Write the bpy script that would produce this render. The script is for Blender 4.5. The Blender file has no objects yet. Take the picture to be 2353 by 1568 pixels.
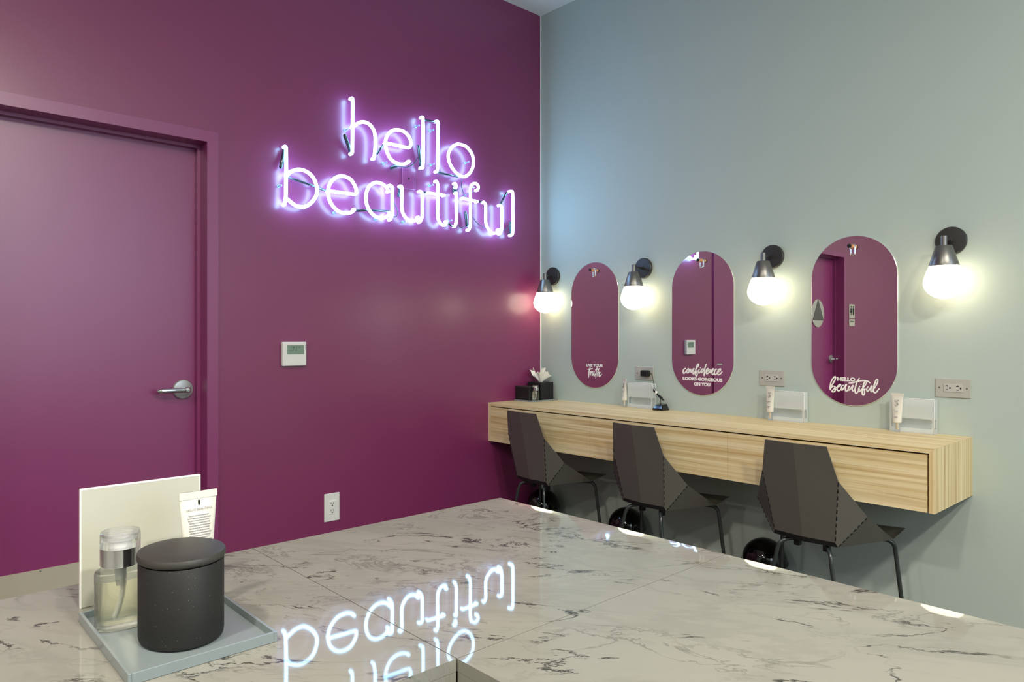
import bpy, bmesh, math, random
from math import pi, sin, cos, radians
from mathutils import Vector, Matrix

# ------------------------------------------------------------------ camera, world, exposure
S = bpy.context.scene
COL = S.collection
F_PX, YAW, V0 = 1628.17, 0.8281, 775.73
CAM = (-3.3326, -3.3474, 1.236)
cd = bpy.data.cameras.new('camera')
cd.sensor_fit = 'HORIZONTAL'; cd.sensor_width = 36.0
cd.lens = 36.0 * F_PX / 2353.0
cd.shift_x = 0.0; cd.shift_y = (V0 - 784.0) / 2353.0
cd.clip_start = 0.02
co = bpy.data.objects.new('camera', cd); COL.objects.link(co)
co.location = CAM; co.rotation_euler = (pi/2, 0, YAW - pi/2)
S.camera = co
S.view_settings.view_transform = 'Standard'
S.view_settings.look = 'None'
S.view_settings.gamma = 1.0
S.view_settings.use_curve_mapping = False
S.view_settings.exposure = 0.15

W = bpy.data.worlds.new('world'); S.world = W; W.use_nodes = True
W.node_tree.nodes['Background'].inputs[0].default_value = (0.75, 0.82, 0.9, 1)
W.node_tree.nodes['Background'].inputs[1].default_value = 0.05

def area(name, loc, power, size, color, rot=(0, 0, 0), spread=None):
    l = bpy.data.lights.new(name, 'AREA'); l.shape = 'DISK'; l.size = size
    l.energy = power; l.color = color
    if spread: l.spread = spread
    o = bpy.data.objects.new(name, l); COL.objects.link(o)
    o.location = loc; o.rotation_euler = rot
    return o
ZC = 3.376
WARM = (1.0, 0.93, 0.80); COOL = (0.80, 0.90, 1.0); NEUT = (1.0, 0.97, 0.90)
DOWN = [(-3.15, -4.3, WARM, 62), (-4.4, -2.9, WARM, 54), (-2.65, -5.1, WARM, 90),
        (-6.3, -1.9, NEUT, 30), (-5.6, -4.3, NEUT, 30)]
for i, (x, y, c, p) in enumerate(DOWN):
    area('downlight_lamp', (x, y, ZC - 0.045), p, 0.24, c)

# ------------------------------------------------------------------ materials
def srgb(r, g, b):
    f = lambda c: (c/255/12.92) if c/255 <= 0.04045 else ((c/255+0.055)/1.055)**2.4
    return (f(r), f(g), f(b), 1)

def mat(name, color, rough=0.5, metal=0.0, spec=0.5, trans=0.0, ior=1.5, emit=None, estr=0.0,
        alpha=1.0, coat=0.0, bump=None, sss=0.0):
    m = bpy.data.materials.new(name); m.use_nodes = True
    nt = m.node_tree; b = nt.nodes['Principled BSDF']
    b.inputs['Base Color'].default_value = color
    b.inputs['Roughness'].default_value = rough
    b.inputs['Metallic'].default_value = metal
    b.inputs['Specular IOR Level'].default_value = spec
    b.inputs['Transmission Weight'].default_value = trans
    b.inputs['IOR'].default_value = ior
    b.inputs['Alpha'].default_value = alpha
    b.inputs['Coat Weight'].default_value = coat
    if sss: b.inputs['Subsurface Weight'].default_value = sss
    if emit:
        b.inputs['Emission Color'].default_value = emit
        b.inputs['Emission Strength'].default_value = estr
    if bump:
        sc, st = bump
        tc = nt.nodes.new('ShaderNodeTexCoord'); n = nt.nodes.new('ShaderNodeTexNoise')
        n.inputs['Scale'].default_value = sc; n.inputs['Detail'].default_value = 4
        bp = nt.nodes.new('ShaderNodeBump'); bp.inputs['Strength'].default_value = st
        bp.inputs['Distance'].default_value = 0.002
        nt.links.new(tc.outputs['Object'], n.inputs['Vector'])
        nt.links.new(n.outputs['Fac'], bp.inputs['Height'])
        nt.links.new(bp.outputs['Normal'], b.inputs['Normal'])
    if coat: b.inputs['Coat Roughness'].default_value = 0.21
    return m

def wood_mat(name, axis):
    m = bpy.data.materials.new(name); m.use_nodes = True
    nt = m.node_tree; N = nt.nodes; L = nt.links; b = N['Principled BSDF']
    tc = N.new('ShaderNodeTexCoord')
    def streak(scale_long, scale_cross, detail, dist=0.0, off=0.0):
        mp = N.new('ShaderNodeMapping')
        sc = [scale_cross]*3; sc['xyz'.index(axis)] = scale_long
        mp.inputs['Scale'].default_value = sc
        mp.inputs['Location'].default_value = (off, off*1.3, off*0.7)
        n = N.new('ShaderNodeTexNoise'); n.inputs['Scale'].default_value = 1.0
        n.inputs['Detail'].default_value = detail; n.inputs['Distortion'].default_value = dist
        n.inputs['Roughness'].default_value = 0.6
        L.new(tc.outputs['Object'], mp.inputs['Vector']); L.new(mp.outputs['Vector'], n.inputs['Vector'])
        return n.outputs['Fac']
    a = streak(0.9, 46, 3, 0.25)
    c = streak(1.6, 190, 4, 0.1, 5)
    d = streak(1.0, 40, 2, 0.3, 11)
    r1 = N.new('ShaderNodeValToRGB'); e = r1.color_ramp.elements
    e[0].position = 0.30; e[0].color = srgb(204, 172, 118)
    e[1].position = 0.72; e[1].color = srgb(248, 232, 192)
    x = e.new(0.44); x.color = srgb(226, 200, 148)
    x = e.new(0.55); x.color = srgb(240, 220, 174)
    L.new(a, r1.inputs['Fac'])
    mx = N.new('ShaderNodeMix'); mx.data_type = 'RGBA'; mx.blend_type = 'MULTIPLY'
    r2 = N.new('ShaderNodeValToRGB'); e = r2.color_ramp.elements
    e[0].position = 0.32; e[0].color = (0.80, 0.76, 0.70, 1)
    e[1].position = 0.62; e[1].color = (1.05, 1.03, 1.0, 1)
    L.new(c, r2.inputs['Fac'])
    mx.inputs[0].default_value = 0.75
    L.new(r1.outputs['Color'], mx.inputs[6]); L.new(r2.outputs['Color'], mx.inputs[7])
    mx2 = N.new('ShaderNodeMix'); mx2.data_type = 'RGBA'; mx2.blend_type = 'MULTIPLY'
    r3 = N.new('ShaderNodeValToRGB'); e = r3.color_ramp.elements
    e[0].position = 0.30; e[0].color = (0.62, 0.50, 0.36, 1)
    e[1].position = 0.365; e[1].color = (1, 1, 1, 1)
    L.new(d, r3.inputs['Fac']); mx2.inputs[0].default_value = 0.7
    L.new(mx.outputs[2], mx2.inputs[6]); L.new(r3.outputs['Color'], mx2.inputs[7])
    L.new(mx2.outputs[2], b.inputs['Base Color'])
    b.inputs['Roughness'].default_value = 0.42
    return m

def marble_mat(name):
    m = bpy.data.materials.new(name); m.use_nodes = True
    nt = m.node_tree; N = nt.nodes; L = nt.links; b = N['Principled BSDF']
    geo = N.new('ShaderNodeTexCoord')
    rot = N.new('ShaderNodeMapping'); rot.inputs['Rotation'].default_value = (0, 0, radians(52))
    L.new(geo.outputs['Object'], rot.inputs['Vector'])
    def noise(scale, detail, rough, dist, stretch, off):
        mp = N.new('ShaderNodeMapping'); mp.inputs['Scale'].default_value = stretch
        mp.inputs['Location'].default_value = off
        n = N.new('ShaderNodeTexNoise'); n.inputs['Scale'].default_value = scale
        n.inputs['Detail'].default_value = detail; n.inputs['Roughness'].default_value = rough
        n.inputs['Distortion'].default_value = dist
        L.new(rot.outputs['Vector'], mp.inputs['Vector']); L.new(mp.outputs['Vector'], n.inputs['Vector'])
        return n.outputs['Fac']
    def math_(op, a, v=None):
        n = N.new('ShaderNodeMath'); n.operation = op
        if isinstance(a, (int, float)): n.inputs[0].default_value = a
        else: L.new(a, n.inputs[0])
        if v is not None:
            if isinstance(v, (int, float)): n.inputs[1].default_value = v
            else: L.new(v, n.inputs[1])
        n.use_clamp = False
        return n.outputs[0]
    def ramp(f, p0, p1, c0=0.0, c1=1.0):
        n = N.new('ShaderNodeMapRange'); n.interpolation_type = 'SMOOTHSTEP'
        n.inputs['From Min'].default_value = p0; n.inputs['From Max'].default_value = p1
        n.inputs['To Min'].default_value = c0; n.inputs['To Max'].default_value = c1
        L.new(f, n.inputs['Value']); return n.outputs['Result']
    def vein(scale, width, stretch, off, dist=0.75):
        n = noise(scale, 9, 0.62, dist, stretch, off)
        return ramp(math_('ABSOLUTE', math_('SUBTRACT', n, 0.5)), 0.0, width, 1.0, 0.0)
    ST = (1.0, 2.3, 1.0)
    v1 = vein(3.2, 0.016, ST, (3.1, 0.4, 0))
    mask1 = ramp(noise(6.5, 3, 0.6, 0.3, ST, (7, 2, 1)), 0.46, 0.57)
    v2 = vein(5.5, 0.02, ST, (9.7, 4.1, 2))
    mask2 = ramp(noise(4.0, 2, 0.5, 0.2, ST, (1, 8, 3)), 0.44, 0.64)
    v3 = vein(2.2, 0.05, ST, (0.3, 5.9, 4))
    dark = math_('MULTIPLY', v1, mask1)
    mid = math_('MULTIPLY', math_('MULTIPLY', v2, mask2), 0.45)
    soft = math_('MULTIPLY', v3, 0.10)
    tot = math_('MAXIMUM', math_('MAXIMUM', dark, mid), soft)
    faint = math_('MULTIPLY', v1, 0.14)
    tot = math_('MAXIMUM', tot, faint)
    tot = math_('MULTIPLY', tot, 0.93)
    base = N.new('ShaderNodeMix'); base.data_type = 'RGBA'
    L.new(noise(3.0, 4, 0.5, 0.3, ST, (4, 4, 4)), base.inputs[0])
    base.inputs[6].default_value = srgb(126, 127, 119); base.inputs[7].default_value = srgb(150, 147, 137)
    mx = N.new('ShaderNodeMix'); mx.data_type = 'RGBA'
    L.new(tot, mx.inputs[0]); L.new(base.outputs[2], mx.inputs[6])
    mx.inputs[7].default_value = srgb(38, 38, 34)
    L.new(mx.outputs[2], b.inputs['Base Color'])
    b.inputs['Roughness'].default_value = 0.03
    b.inputs['IOR'].default_value = 1.28
    return m

def glass_mat(name, color, rough, ior=1.45, tmix=0.0):
    m = mat(name, color, rough, trans=1.0, ior=ior)
    if tmix:
        nt = m.node_tree; out = nt.nodes['Material Output']; b = nt.nodes['Principled BSDF']
        tr = nt.nodes.new('ShaderNodeBsdfTransparent'); ms = nt.nodes.new('ShaderNodeMixShader')
        ms.inputs[0].default_value = tmix
        nt.links.new(b.outputs[0], ms.inputs[1]); nt.links.new(tr.outputs[0], ms.inputs[2])
        nt.links.new(ms.outputs[0], out.inputs['Surface'])
    return m

M = {}
M['purple'] = mat('purple_wall_paint', srgb(130, 45, 93), 0.38, spec=0.6, coat=0.45, bump=(90, 0.10))
M['purple_trim'] = mat('purple_trim_paint', srgb(138, 50, 106), 0.34, spec=0.9, bump=(60, 0.05))
M['grey'] = mat('grey_wall_paint', srgb(184, 196, 188), 0.55, spec=0.3, bump=(90, 0.12))
M['ceil'] = mat('ceiling_paint', srgb(244, 246, 240), 0.8, bump=(60, 0.1))
M['floor'] = mat('floor_finish', srgb(70, 62, 54), 0.4, bump=(8, 0.1))
M['wood_y'] = wood_mat('oak_grain_long', 'y')
M['wood_z'] = wood_mat('oak_grain_upright', 'z')
M['marble'] = marble_mat('white_veined_marble')
M['dark'] = mat('dark_void', srgb(14, 12, 12), 0.8)
M['black_satin'] = mat('black_satin_metal', srgb(46, 44, 42), 0.42, metal=0.0, spec=0.5)
M['black_chair'] = mat('black_powder_coat', srgb(94, 92, 85), 0.32, spec=0.8, bump=(300, 0.08))
M['black_gloss'] = mat('black_gloss_plastic', srgb(6, 6, 6), 0.06, spec=0.6)
M['black_matte'] = mat('black_matte', srgb(20, 20, 20), 0.55)
M['gunmetal'] = mat('gunmetal', srgb(128, 126, 122), 0.34, metal=0.85)
M['chrome'] = mat('chrome', srgb(225, 225, 228), 0.08, metal=1.0)
M['steel'] = mat('brushed_steel', srgb(176, 176, 172), 0.30, metal=0.5)
M['plate_steel'] = mat('satin_steel_plate', srgb(190, 189, 180), 0.35, metal=0.15)
M['opal'] = mat('glowing_opal_glass', (1, 1, 1, 1), 0.3, emit=(1.0, 0.84, 0.58, 1), estr=5.4)
M['lens'] = mat('glowing_lamp_lens', (1, 1, 1, 1), 0.4, emit=(1.0, 0.95, 0.88, 1), estr=4.0)
M['neon'] = mat('lit_neon_tube', (1, 1, 1, 1), 0.2, emit=(0.30, 0.62, 1.0, 1), estr=18.0)
M['paintglass'] = mat('blocked_out_glass', srgb(30, 44, 52), 0.12, spec=0.7)
M['clearknob'] = mat('clear_glass_support', srgb(150, 170, 205), 0.08, spec=0.9, alpha=0.55)
M['daylight'] = mat('daylight_window_glass', (0.8, 0.9, 1, 1), 0.1, emit=(0.58, 0.74, 1.0, 1), estr=2.5)
M['mirror'] = mat('mirror_silver', (0.90, 0.90, 0.90, 1), 0.0, metal=1.0)
M['mirror_edge'] = mat('polished_mirror_edge', srgb(225, 230, 226), 0.15, metal=0.6)
M['white_vinyl'] = mat('white_vinyl', srgb(244, 242, 238), 0.5, emit=None)
M['white_plastic'] = mat('white_plastic', srgb(236, 234, 230), 0.35)
M['lcd'] = mat('lcd_screen', srgb(128, 152, 134), 0.2)
M['lcd_ink'] = mat('lcd_digits', srgb(84, 100, 92), 0.4)
M['cream_tube'] = mat('cream_tube_plastic', srgb(228, 224, 212), 0.28, coat=0.3)
M['ink'] = mat('grey_print', srgb(110, 108, 112), 0.6)
M['grey_plastic'] = mat('grey_socket_plastic', srgb(192, 191, 184), 0.3)
M['pale_ink'] = mat('pale_grey_print', srgb(150, 148, 152), 0.6)
M['kick_steel'] = mat('brushed_kick_plate', srgb(206, 198, 178), 0.38, metal=0.3)
M['inkdark'] = mat('dark_print', srgb(40, 38, 38), 0.6)
M['board'] = mat('cream_board', srgb(192, 191, 176), 0.3, coat=0.2)
M['board_edge'] = mat('white_board_edge', srgb(250, 248, 244), 0.3)
M['tray'] = mat('grey_lacquer', srgb(128, 138, 140), 0.22, coat=0.4)
M['canister'] = mat('charcoal_stone', srgb(25, 24, 23), 0.62, bump=(260, 0.10))
M['canister_lid'] = mat('charcoal_lid', srgb(54, 52, 49), 0.52)
M['clear'] = glass_mat('clear_plastic', (1, 1, 1, 1), 0.02, 1.45, 0.35)
M['frost'] = mat('frosted_acrylic', srgb(236, 242, 240), 0.25, alpha=0.42, coat=0.6)
M['frost_edge'] = mat('bright_acrylic_edge', srgb(246, 248, 246), 0.2, alpha=0.85, coat=0.6)
M['liquid'] = glass_mat('pale_yellow_liquid', (0.93, 0.92, 0.70, 1), 0.0, 1.33, 0.3)
M['pegwood'] = mat('peg_wood', srgb(206, 146, 96), 0.5)
M['tissue'] = mat('tissue_paper', srgb(246, 244, 234), 0.9)
M['red_seat'] = mat('dark_glass', srgb(20, 8, 14), 0.1)

# speckles on the stone canister
def speckle(m):
    nt = m.node_tree; b = nt.nodes['Principled BSDF']
    tc = nt.nodes.new('ShaderNodeTexCoord'); v = nt.nodes.new('ShaderNodeTexVoronoi')
    v.inputs['Scale'].default_value = 170
    r = nt.nodes.new('ShaderNodeValToRGB'); e = r.color_ramp.elements
    e[0].position = 0.05; e[0].color = srgb(120, 118, 112); e[1].position = 0.075; e[1].color = b.inputs['Base Color'].default_value
    nt.links.new(tc.outputs['Object'], v.inputs['Vector']); nt.links.new(v.outputs['Distance'], r.inputs['Fac'])
    nt.links.new(r.outputs['Color'], b.inputs['Base Color'])

# ------------------------------------------------------------------ mesh helpers
def mesh_obj(name, bm, material, parent=None, smooth=False, bevel=0.0, seg=2):
    me = bpy.data.meshes.new(name)
    bmesh.ops.recalc_face_normals(bm, faces=bm.faces)
    bm.to_mesh(me); bm.free()
    mats = material if isinstance(material, (list, tuple)) else [material]
    for k in mats: me.materials.append(M[k] if isinstance(k, str) else k)
    o = bpy.data.objects.new(name, me); COL.objects.link(o)
    if parent is not None: o.parent = parent
    if smooth:
        for p in me.polygons: p.use_smooth = True
    if bevel:
        md = o.modifiers.new('bevel', 'BEVEL'); md.width = bevel; md.segments = seg; md.limit_method = 'ANGLE'
        md.angle_limit = radians(40)
    return o

def add_box(bm, lo, hi, mi=0):
    x0, y0, z0 = lo; x1, y1, z1 = hi
    v = [bm.verts.new(p) for p in ((x0,y0,z0),(x1,y0,z0),(x1,y1,z0),(x0,y1,z0),(x0,y0,z1),(x1,y0,z1),(x1,y1,z1),(x0,y1,z1))]
    for f in ((0,3,2,1),(4,5,6,7),(0,1,5,4),(1,2,6,5),(2,3,7,6),(3,0,4,7)):
        bm.faces.new([v[i] for i in f]).material_index = mi

def box(name, lo, hi, material, parent=None, bevel=0.0):
    bm = bmesh.new(); add_box(bm, lo, hi)
    return mesh_obj(name, bm, material, parent, bevel=bevel)

def catmull(pts, n=6):
    if len(pts) < 3: return [Vector(p) for p in pts]
    P = [Vector(p) for p in pts]; out = []
    closed = (P[0] - P[-1]).length < 1e-5
    for i in range(len(P)-1):
        p1, p2 = P[i], P[i+1]
        p0 = P[i-1] if i > 0 else (P[-2] if closed else p1*2 - p2)
        p3 = P[i+2] if i+2 < len(P) else (P[1] if closed else p2*2 - p1)
        for k in range(n):
            t = k/n
            out.append(0.5*((2*p1) + (p2-p0)*t + (2*p0-5*p1+4*p2-p3)*t*t + (3*p1-p0-3*p2+p3)*t**3))
    out.append(P[-1].copy())
    return out

def add_tube(bm, pts, r, sides=10, caps=True, squash=None, dome=False, mi=0):
    """round tube through pts; squash=(axis vector, factor) flattens the section along an axis"""
    P = [Vector(p) for p in pts]
    Q = [P[0]]
    for p in P[1:]:
        if (p-Q[-1]).length > 1e-6: Q.append(p)
    P = Q
    rad = r if isinstance(r, (list, tuple)) else [r]*len(P)
    if dome:
        t0 = (P[0]-P[1]).normalized(); t1 = (P[-1]-P[-2]).normalized(); rr = rad[0]
        P = [P[0]+t0*rr*0.9, P[0]+t0*rr*0.6] + P + [P[-1]+t1*rr*0.6, P[-1]+t1*rr*0.9]
        rad = [rr*0.35, rr*0.8] + list(rad) + [rr*0.8, rr*0.35]
    n = len(P); rings = []; up = None
    for i in range(n):
        t = (P[min(i+1, n-1)] - P[max(i-1, 0)]).normalized()
        if up is None:
            up = Vector((0, 0, 1)) if abs(t.z) < 0.9 else Vector((0, 1, 0))
        a = t.cross(up)
        if a.length < 1e-4: a = t.orthogonal()
        a.normalize(); b = a.cross(t).normalized(); up = b
        ring = []
        for k in range(sides):
            an = 2*pi*k/sides
            d = (a*cos(an) + b*sin(an))*rad[i]
            if squash:
                ax = Vector(squash[0]); d = d - ax*(d.dot(ax))*(1-squash[1])
            ring.append(bm.verts.new(P[i]+d))
        rings.append(ring)
    for i in range(n-1):
        for k in range(sides):
            f = bm.faces.new((rings[i][k], rings[i][(k+1)%sides], rings[i+1][(k+1)%sides], rings[i+1][k]))
            f.smooth = True; f.material_index = mi
    if caps:
        bm.faces.new(rings[0][::-1]).material_index = mi; bm.faces.new(rings[-1]).material_index = mi

def tube(name, pts, r, material, parent=None, sides=12, **k):
    bm = bmesh.new(); add_tube(bm, pts, r, sides, **k)
    return mesh_obj(name, bm, material, parent)

def add_lathe(bm, prof, seg=40, center=(0, 0, 0), sx=1.0, sy=1.0, axis='z', mi=0, power=2.0):
    """revolve profile [(r,h)]; axis z or x (along -x)"""
    rings = []
    c = Vector(center)
    for r, h in prof:
        ring = []
        for k in range(seg):
            a = 2*pi*k/seg
            ca, sa = cos(a), sin(a)
            if power != 2.0:
                q = (abs(ca)**power + abs(sa)**power)**(-1/power); ca *= q; sa *= q
            if axis == 'z': p = Vector((r*ca*sx, r*sa*sy, h))
            elif axis == 'x': p = Vector((-h, r*ca*sx, r*sa*sy))
            else: p = Vector((r*ca*sx, -h, r*sa*sy))
            ring.append(bm.verts.new(c+p))
        rings.append(ring)
    for i in range(len(rings)-1):
        for k in range(seg):
            f = bm.faces.new((rings[i][k], rings[i][(k+1)%seg], rings[i+1][(k+1)%seg], rings[i+1][k]))
            f.smooth = True; f.material_index = mi
    bm.faces.new(rings[0][::-1]).material_index = mi; bm.faces.new(rings[-1]).material_index = mi

def lathe(name, prof, material, parent=None, seg=40, edge=True, **k):
    bm = bmesh.new(); add_lathe(bm, prof, seg, **k)
    o = mesh_obj(name, bm, material, parent)
    if edge:
        for e in o.data.edges: pass
        try: o.data.set_sharp_from_angle(angle=radians(38))
        except Exception: pass
    return o

def add_prism(bm, pts, d, mi=0):
    """extrude planar polygon pts (3D) by vector d"""
    d = Vector(d); a = [bm.verts.new(p) for p in pts]; b = [bm.verts.new(Vector(p)+d) for p in pts]
    bm.faces.new(a).material_index = mi; bm.faces.new(b[::-1]).material_index = mi
    n = len(a)
    for i in range(n):
        bm.faces.new((a[i], b[i], b[(i+1)%n], a[(i+1)%n])).material_index = mi

def thing(name, label, cat, loc=(0, 0, 0), rz=0.0, group=None, kind=None):
    o = bpy.data.objects.new(name, None); COL.objects.link(o)
    o.empty_display_size = 0.05
    o.location = loc; o.rotation_euler = (0, 0, rz)
    if label: o['label'] = label
    if cat: o['category'] = cat
    if group: o['group'] = group
    if kind: o['kind'] = kind
    return o

def nest(t, child, parent):
    pr = [c for c in t.children if c.name.split('.')[0] == parent][0]
    for c in list(t.children):
        if c.name.split('.')[0] == child: c.parent = pr

def tag(o, label, cat, group=None):
    o['label'] = label; o['category'] = cat
    if group: o['group'] = group
    return o

def copy_tree(o, parent=None):
    c = o.copy(); COL.objects.link(c); c.parent = parent
    for ch in list(o.children): copy_tree(ch, c)
    return c

def struct(o):
    o['kind'] = 'structure'; return o

def text(name, body, size, material, parent, matrix, width=None, height=None, bold=0.0, extrude=0.0004, space=1.0, align='LEFT'):
    cu = bpy.data.curves.new(name, 'FONT'); cu.body = body; cu.size = 1.0
    cu.extrude = 0.001; cu.offset = bold; cu.space_character = space; cu.resolution_u = 4
    tmp = bpy.data.objects.new('tmp', cu); COL.objects.link(tmp)
    dg = bpy.context.evaluated_depsgraph_get(); dg.update()
    me = bpy.data.meshes.new_from_object(tmp.evaluated_get(dg))
    bpy.data.objects.remove(tmp)
    xs = [v.co.x for v in me.vertices]; ys = [v.co.y for v in me.vertices]
    x0, x1, y0, y1 = min(xs), max(xs), min(ys), max(ys)
    sx = width/(x1-x0) if width else 1.0
    sy = height/(y1-y0) if height else (sx if width else 1.0)
    if align == 'CENTER': xo = (x0+x1)/2
    else: xo = x0
    for v in me.vertices:
        v.co = Vector(((v.co.x-xo)*sx, (v.co.y-y0)*sy, v.co.z*extrude/0.001))
    me.transform(matrix)
    me.name = name; me.materials.clear(); me.materials.append(M[material])
    o = bpy.data.objects.new(name, me); COL.objects.link(o); o.parent = parent
    return o

def face_matrix(origin, right, upv):
    r = Vector(right).normalized(); u = Vector(upv).normalized(); n = r.cross(u)
    m = Matrix((r, u, n)).transposed().to_4x4(); m.translation = Vector(origin)
    return m

# ---- traced centre lines (room coordinates, metres)
NEON = [[[(-1.4417,-0.048,2.4884),(-1.4378,-0.048,2.4801),(-1.4376,-0.048,2.389),(-1.4384,-0.048,2.2293),(-1.4417,-0.048,2.1991)],[(-1.4353,-0.048,2.3393),(-1.4048,-0.048,2.3649),(-1.3714,-0.048,2.3789),(-1.3344,-0.048,2.3719),(-1.3071,-0.048,2.3417),(-1.3003,-0.048,2.2982),(-1.3025,-0.048,2.2382),(-1.3098,-0.048,2.1952)]],[[(-1.2338,-0.048,2.2923),(-1.1631,-0.048,2.293),(-1.0901,-0.048,2.294),(-1.0724,-0.048,2.3118),(-1.0724,-0.048,2.3354),(-1.0866,-0.048,2.3592),(-1.1181,-0.048,2.3779),(-1.1629,-0.048,2.3792),(-1.2002,-0.048,2.3632),(-1.2272,-0.048,2.3321),(-1.2371,-0.048,2.2931),(-1.2294,-0.048,2.2515),(-1.2072,-0.048,2.215),(-1.173,-0.048,2.1963),(-1.1319,-0.048,2.1945),(-1.0971,-0.048,2.2061),(-1.0829,-0.048,2.2184)]],[[(-0.9943,-0.048,2.4834),(-0.9883,-0.048,2.471),(-0.9868,-0.048,2.3603),(-0.9883,-0.048,2.2138),(-0.9973,-0.048,2.1961)]],[[(-0.8907,-0.048,2.4818),(-0.8838,-0.048,2.4682),(-0.8838,-0.048,2.3547),(-0.8854,-0.048,2.2215),(-0.8919,-0.048,2.1918)]],[[(-0.7282,-0.048,2.3797),(-0.6761,-0.048,2.3753),(-0.6397,-0.048,2.3503),(-0.6235,-0.048,2.3244),(-0.6194,-0.048,2.2937),(-0.6275,-0.048,2.251),(-0.6558,-0.048,2.2133),(-0.692,-0.048,2.1934),(-0.7361,-0.048,2.1993),(-0.7792,-0.048,2.2296),(-0.8026,-0.048,2.2655),(-0.8089,-0.048,2.3058),(-0.783,-0.048,2.3512),(-0.7543,-0.048,2.371),(-0.7282,-0.048,2.3797)]],[[(-1.8074,-0.048,2.1689),(-1.8036,-0.048,2.1525),(-1.803,-0.048,2.0356),(-1.8054,-0.048,1.9204),(-1.8112,-0.048,1.8856)],[(-1.7974,-0.048,2.028),(-1.7884,-0.048,2.0421),(-1.7726,-0.048,2.0543),(-1.7378,-0.048,2.0678),(-1.6964,-0.048,2.064),(-1.6605,-0.048,2.0403),(-1.6409,-0.048,1.9957),(-1.6423,-0.048,1.9562),(-1.6636,-0.048,1.9198),(-1.6934,-0.048,1.8938),(-1.7201,-0.048,1.8838),(-1.7551,-0.048,1.8878),(-1.7783,-0.048,1.9009),(-1.8001,-0.048,1.9151)]],[[(-1.5749,-0.048,1.9838),(-1.5012,-0.048,1.9862),(-1.4245,-0.048,1.9889),(-1.4152,-0.048,2.0048),(-1.4211,-0.048,2.0273),(-1.4442,-0.048,2.0588),(-1.4766,-0.048,2.0714),(-1.512,-0.048,2.0693),(-1.5435,-0.048,2.0524),(-1.5671,-0.048,2.0234),(-1.5781,-0.048,1.9849),(-1.5724,-0.048,1.943),(-1.5499,-0.048,1.9089),(-1.5182,-0.048,1.8873),(-1.4798,-0.048,1.8817),(-1.4473,-0.048,1.8899),(-1.4263,-0.048,1.908)]],[[(-1.2164,-0.048,2.0316),(-1.2305,-0.048,2.0516),(-1.255,-0.048,2.0662),(-1.2933,-0.048,2.069),(-1.3274,-0.048,2.0526),(-1.3487,-0.048,2.0229),(-1.3577,-0.048,1.9804),(-1.3508,-0.048,1.9399),(-1.3274,-0.048,1.9042),(-1.2933,-0.048,1.8844),(-1.2585,-0.048,1.8816),(-1.2297,-0.048,1.8925),(-1.2011,-0.048,1.9191)],[(-1.208,-0.048,2.0655),(-1.1941,-0.048,2.0556),(-1.1935,-0.048,1.9878),(-1.1944,-0.048,1.9099),(-1.2066,-0.048,1.8792)]],[[(-1.1382,-0.048,2.072),(-1.1302,-0.048,2.0599),(-1.131,-0.048,1.996),(-1.1302,-0.048,1.9453),(-1.1158,-0.048,1.9121),(-1.0887,-0.048,1.8908),(-1.0633,-0.048,1.8875),(-1.0336,-0.048,1.8969),(-1.0194,-0.048,1.914)],[(-1.0087,-0.048,2.0612),(-0.994,-0.048,2.051),(-0.994,-0.048,1.9894),(-0.9949,-0.048,1.919),(-1.0093,-0.048,1.8891)]],[[(-0.8938,-0.048,2.1354),(-0.8848,-0.048,2.1131),(-0.8848,-0.048,2.0283),(-0.8857,-0.048,1.9389),(-0.8757,-0.048,1.9074),(-0.8507,-0.048,1.8882),(-0.8302,-0.048,1.8924),(-0.8191,-0.048,1.9114)],[(-0.9536,-0.048,2.06),(-0.9031,-0.048,2.061),(-0.8375,-0.048,2.0618)]],[[(-0.7566,-0.048,2.1425),(-0.7523,-0.048,2.1342),(-0.7514,-0.048,2.1202)],[(-0.7501,-0.048,2.0881),(-0.7494,-0.048,1.9948),(-0.7491,-0.048,1.925),(-0.7591,-0.048,1.8911)]],[[(-0.5877,-0.048,2.1278),(-0.5799,-0.048,2.1458),(-0.5877,-0.048,2.16),(-0.6075,-0.048,2.1652),(-0.6295,-0.048,2.1539),(-0.642,-0.048,2.1293),(-0.6427,-0.048,2.034),(-0.6427,-0.048,1.9144),(-0.6554,-0.048,1.8797)],[(-0.697,-0.048,2.0636),(-0.6454,-0.048,2.0602),(-0.5895,-0.048,2.0584)]],[[(-0.536,-0.048,2.0613),(-0.5221,-0.048,2.0426),(-0.5217,-0.048,1.9961),(-0.5221,-0.048,1.9429),(-0.5077,-0.048,1.9098),(-0.4771,-0.048,1.8838),(-0.4568,-0.048,1.8802),(-0.4257,-0.048,1.889),(-0.4138,-0.048,1.9048)],[(-0.4047,-0.048,2.0588),(-0.3902,-0.048,2.0476),(-0.3902,-0.048,1.9846),(-0.3917,-0.048,1.91),(-0.4047,-0.048,1.8816)]],[[(-0.3192,-0.048,2.1574),(-0.2972,-0.048,2.1505),(-0.295,-0.048,2.0506),(-0.2957,-0.048,1.9081),(-0.3107,-0.048,1.881)]]]
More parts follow.
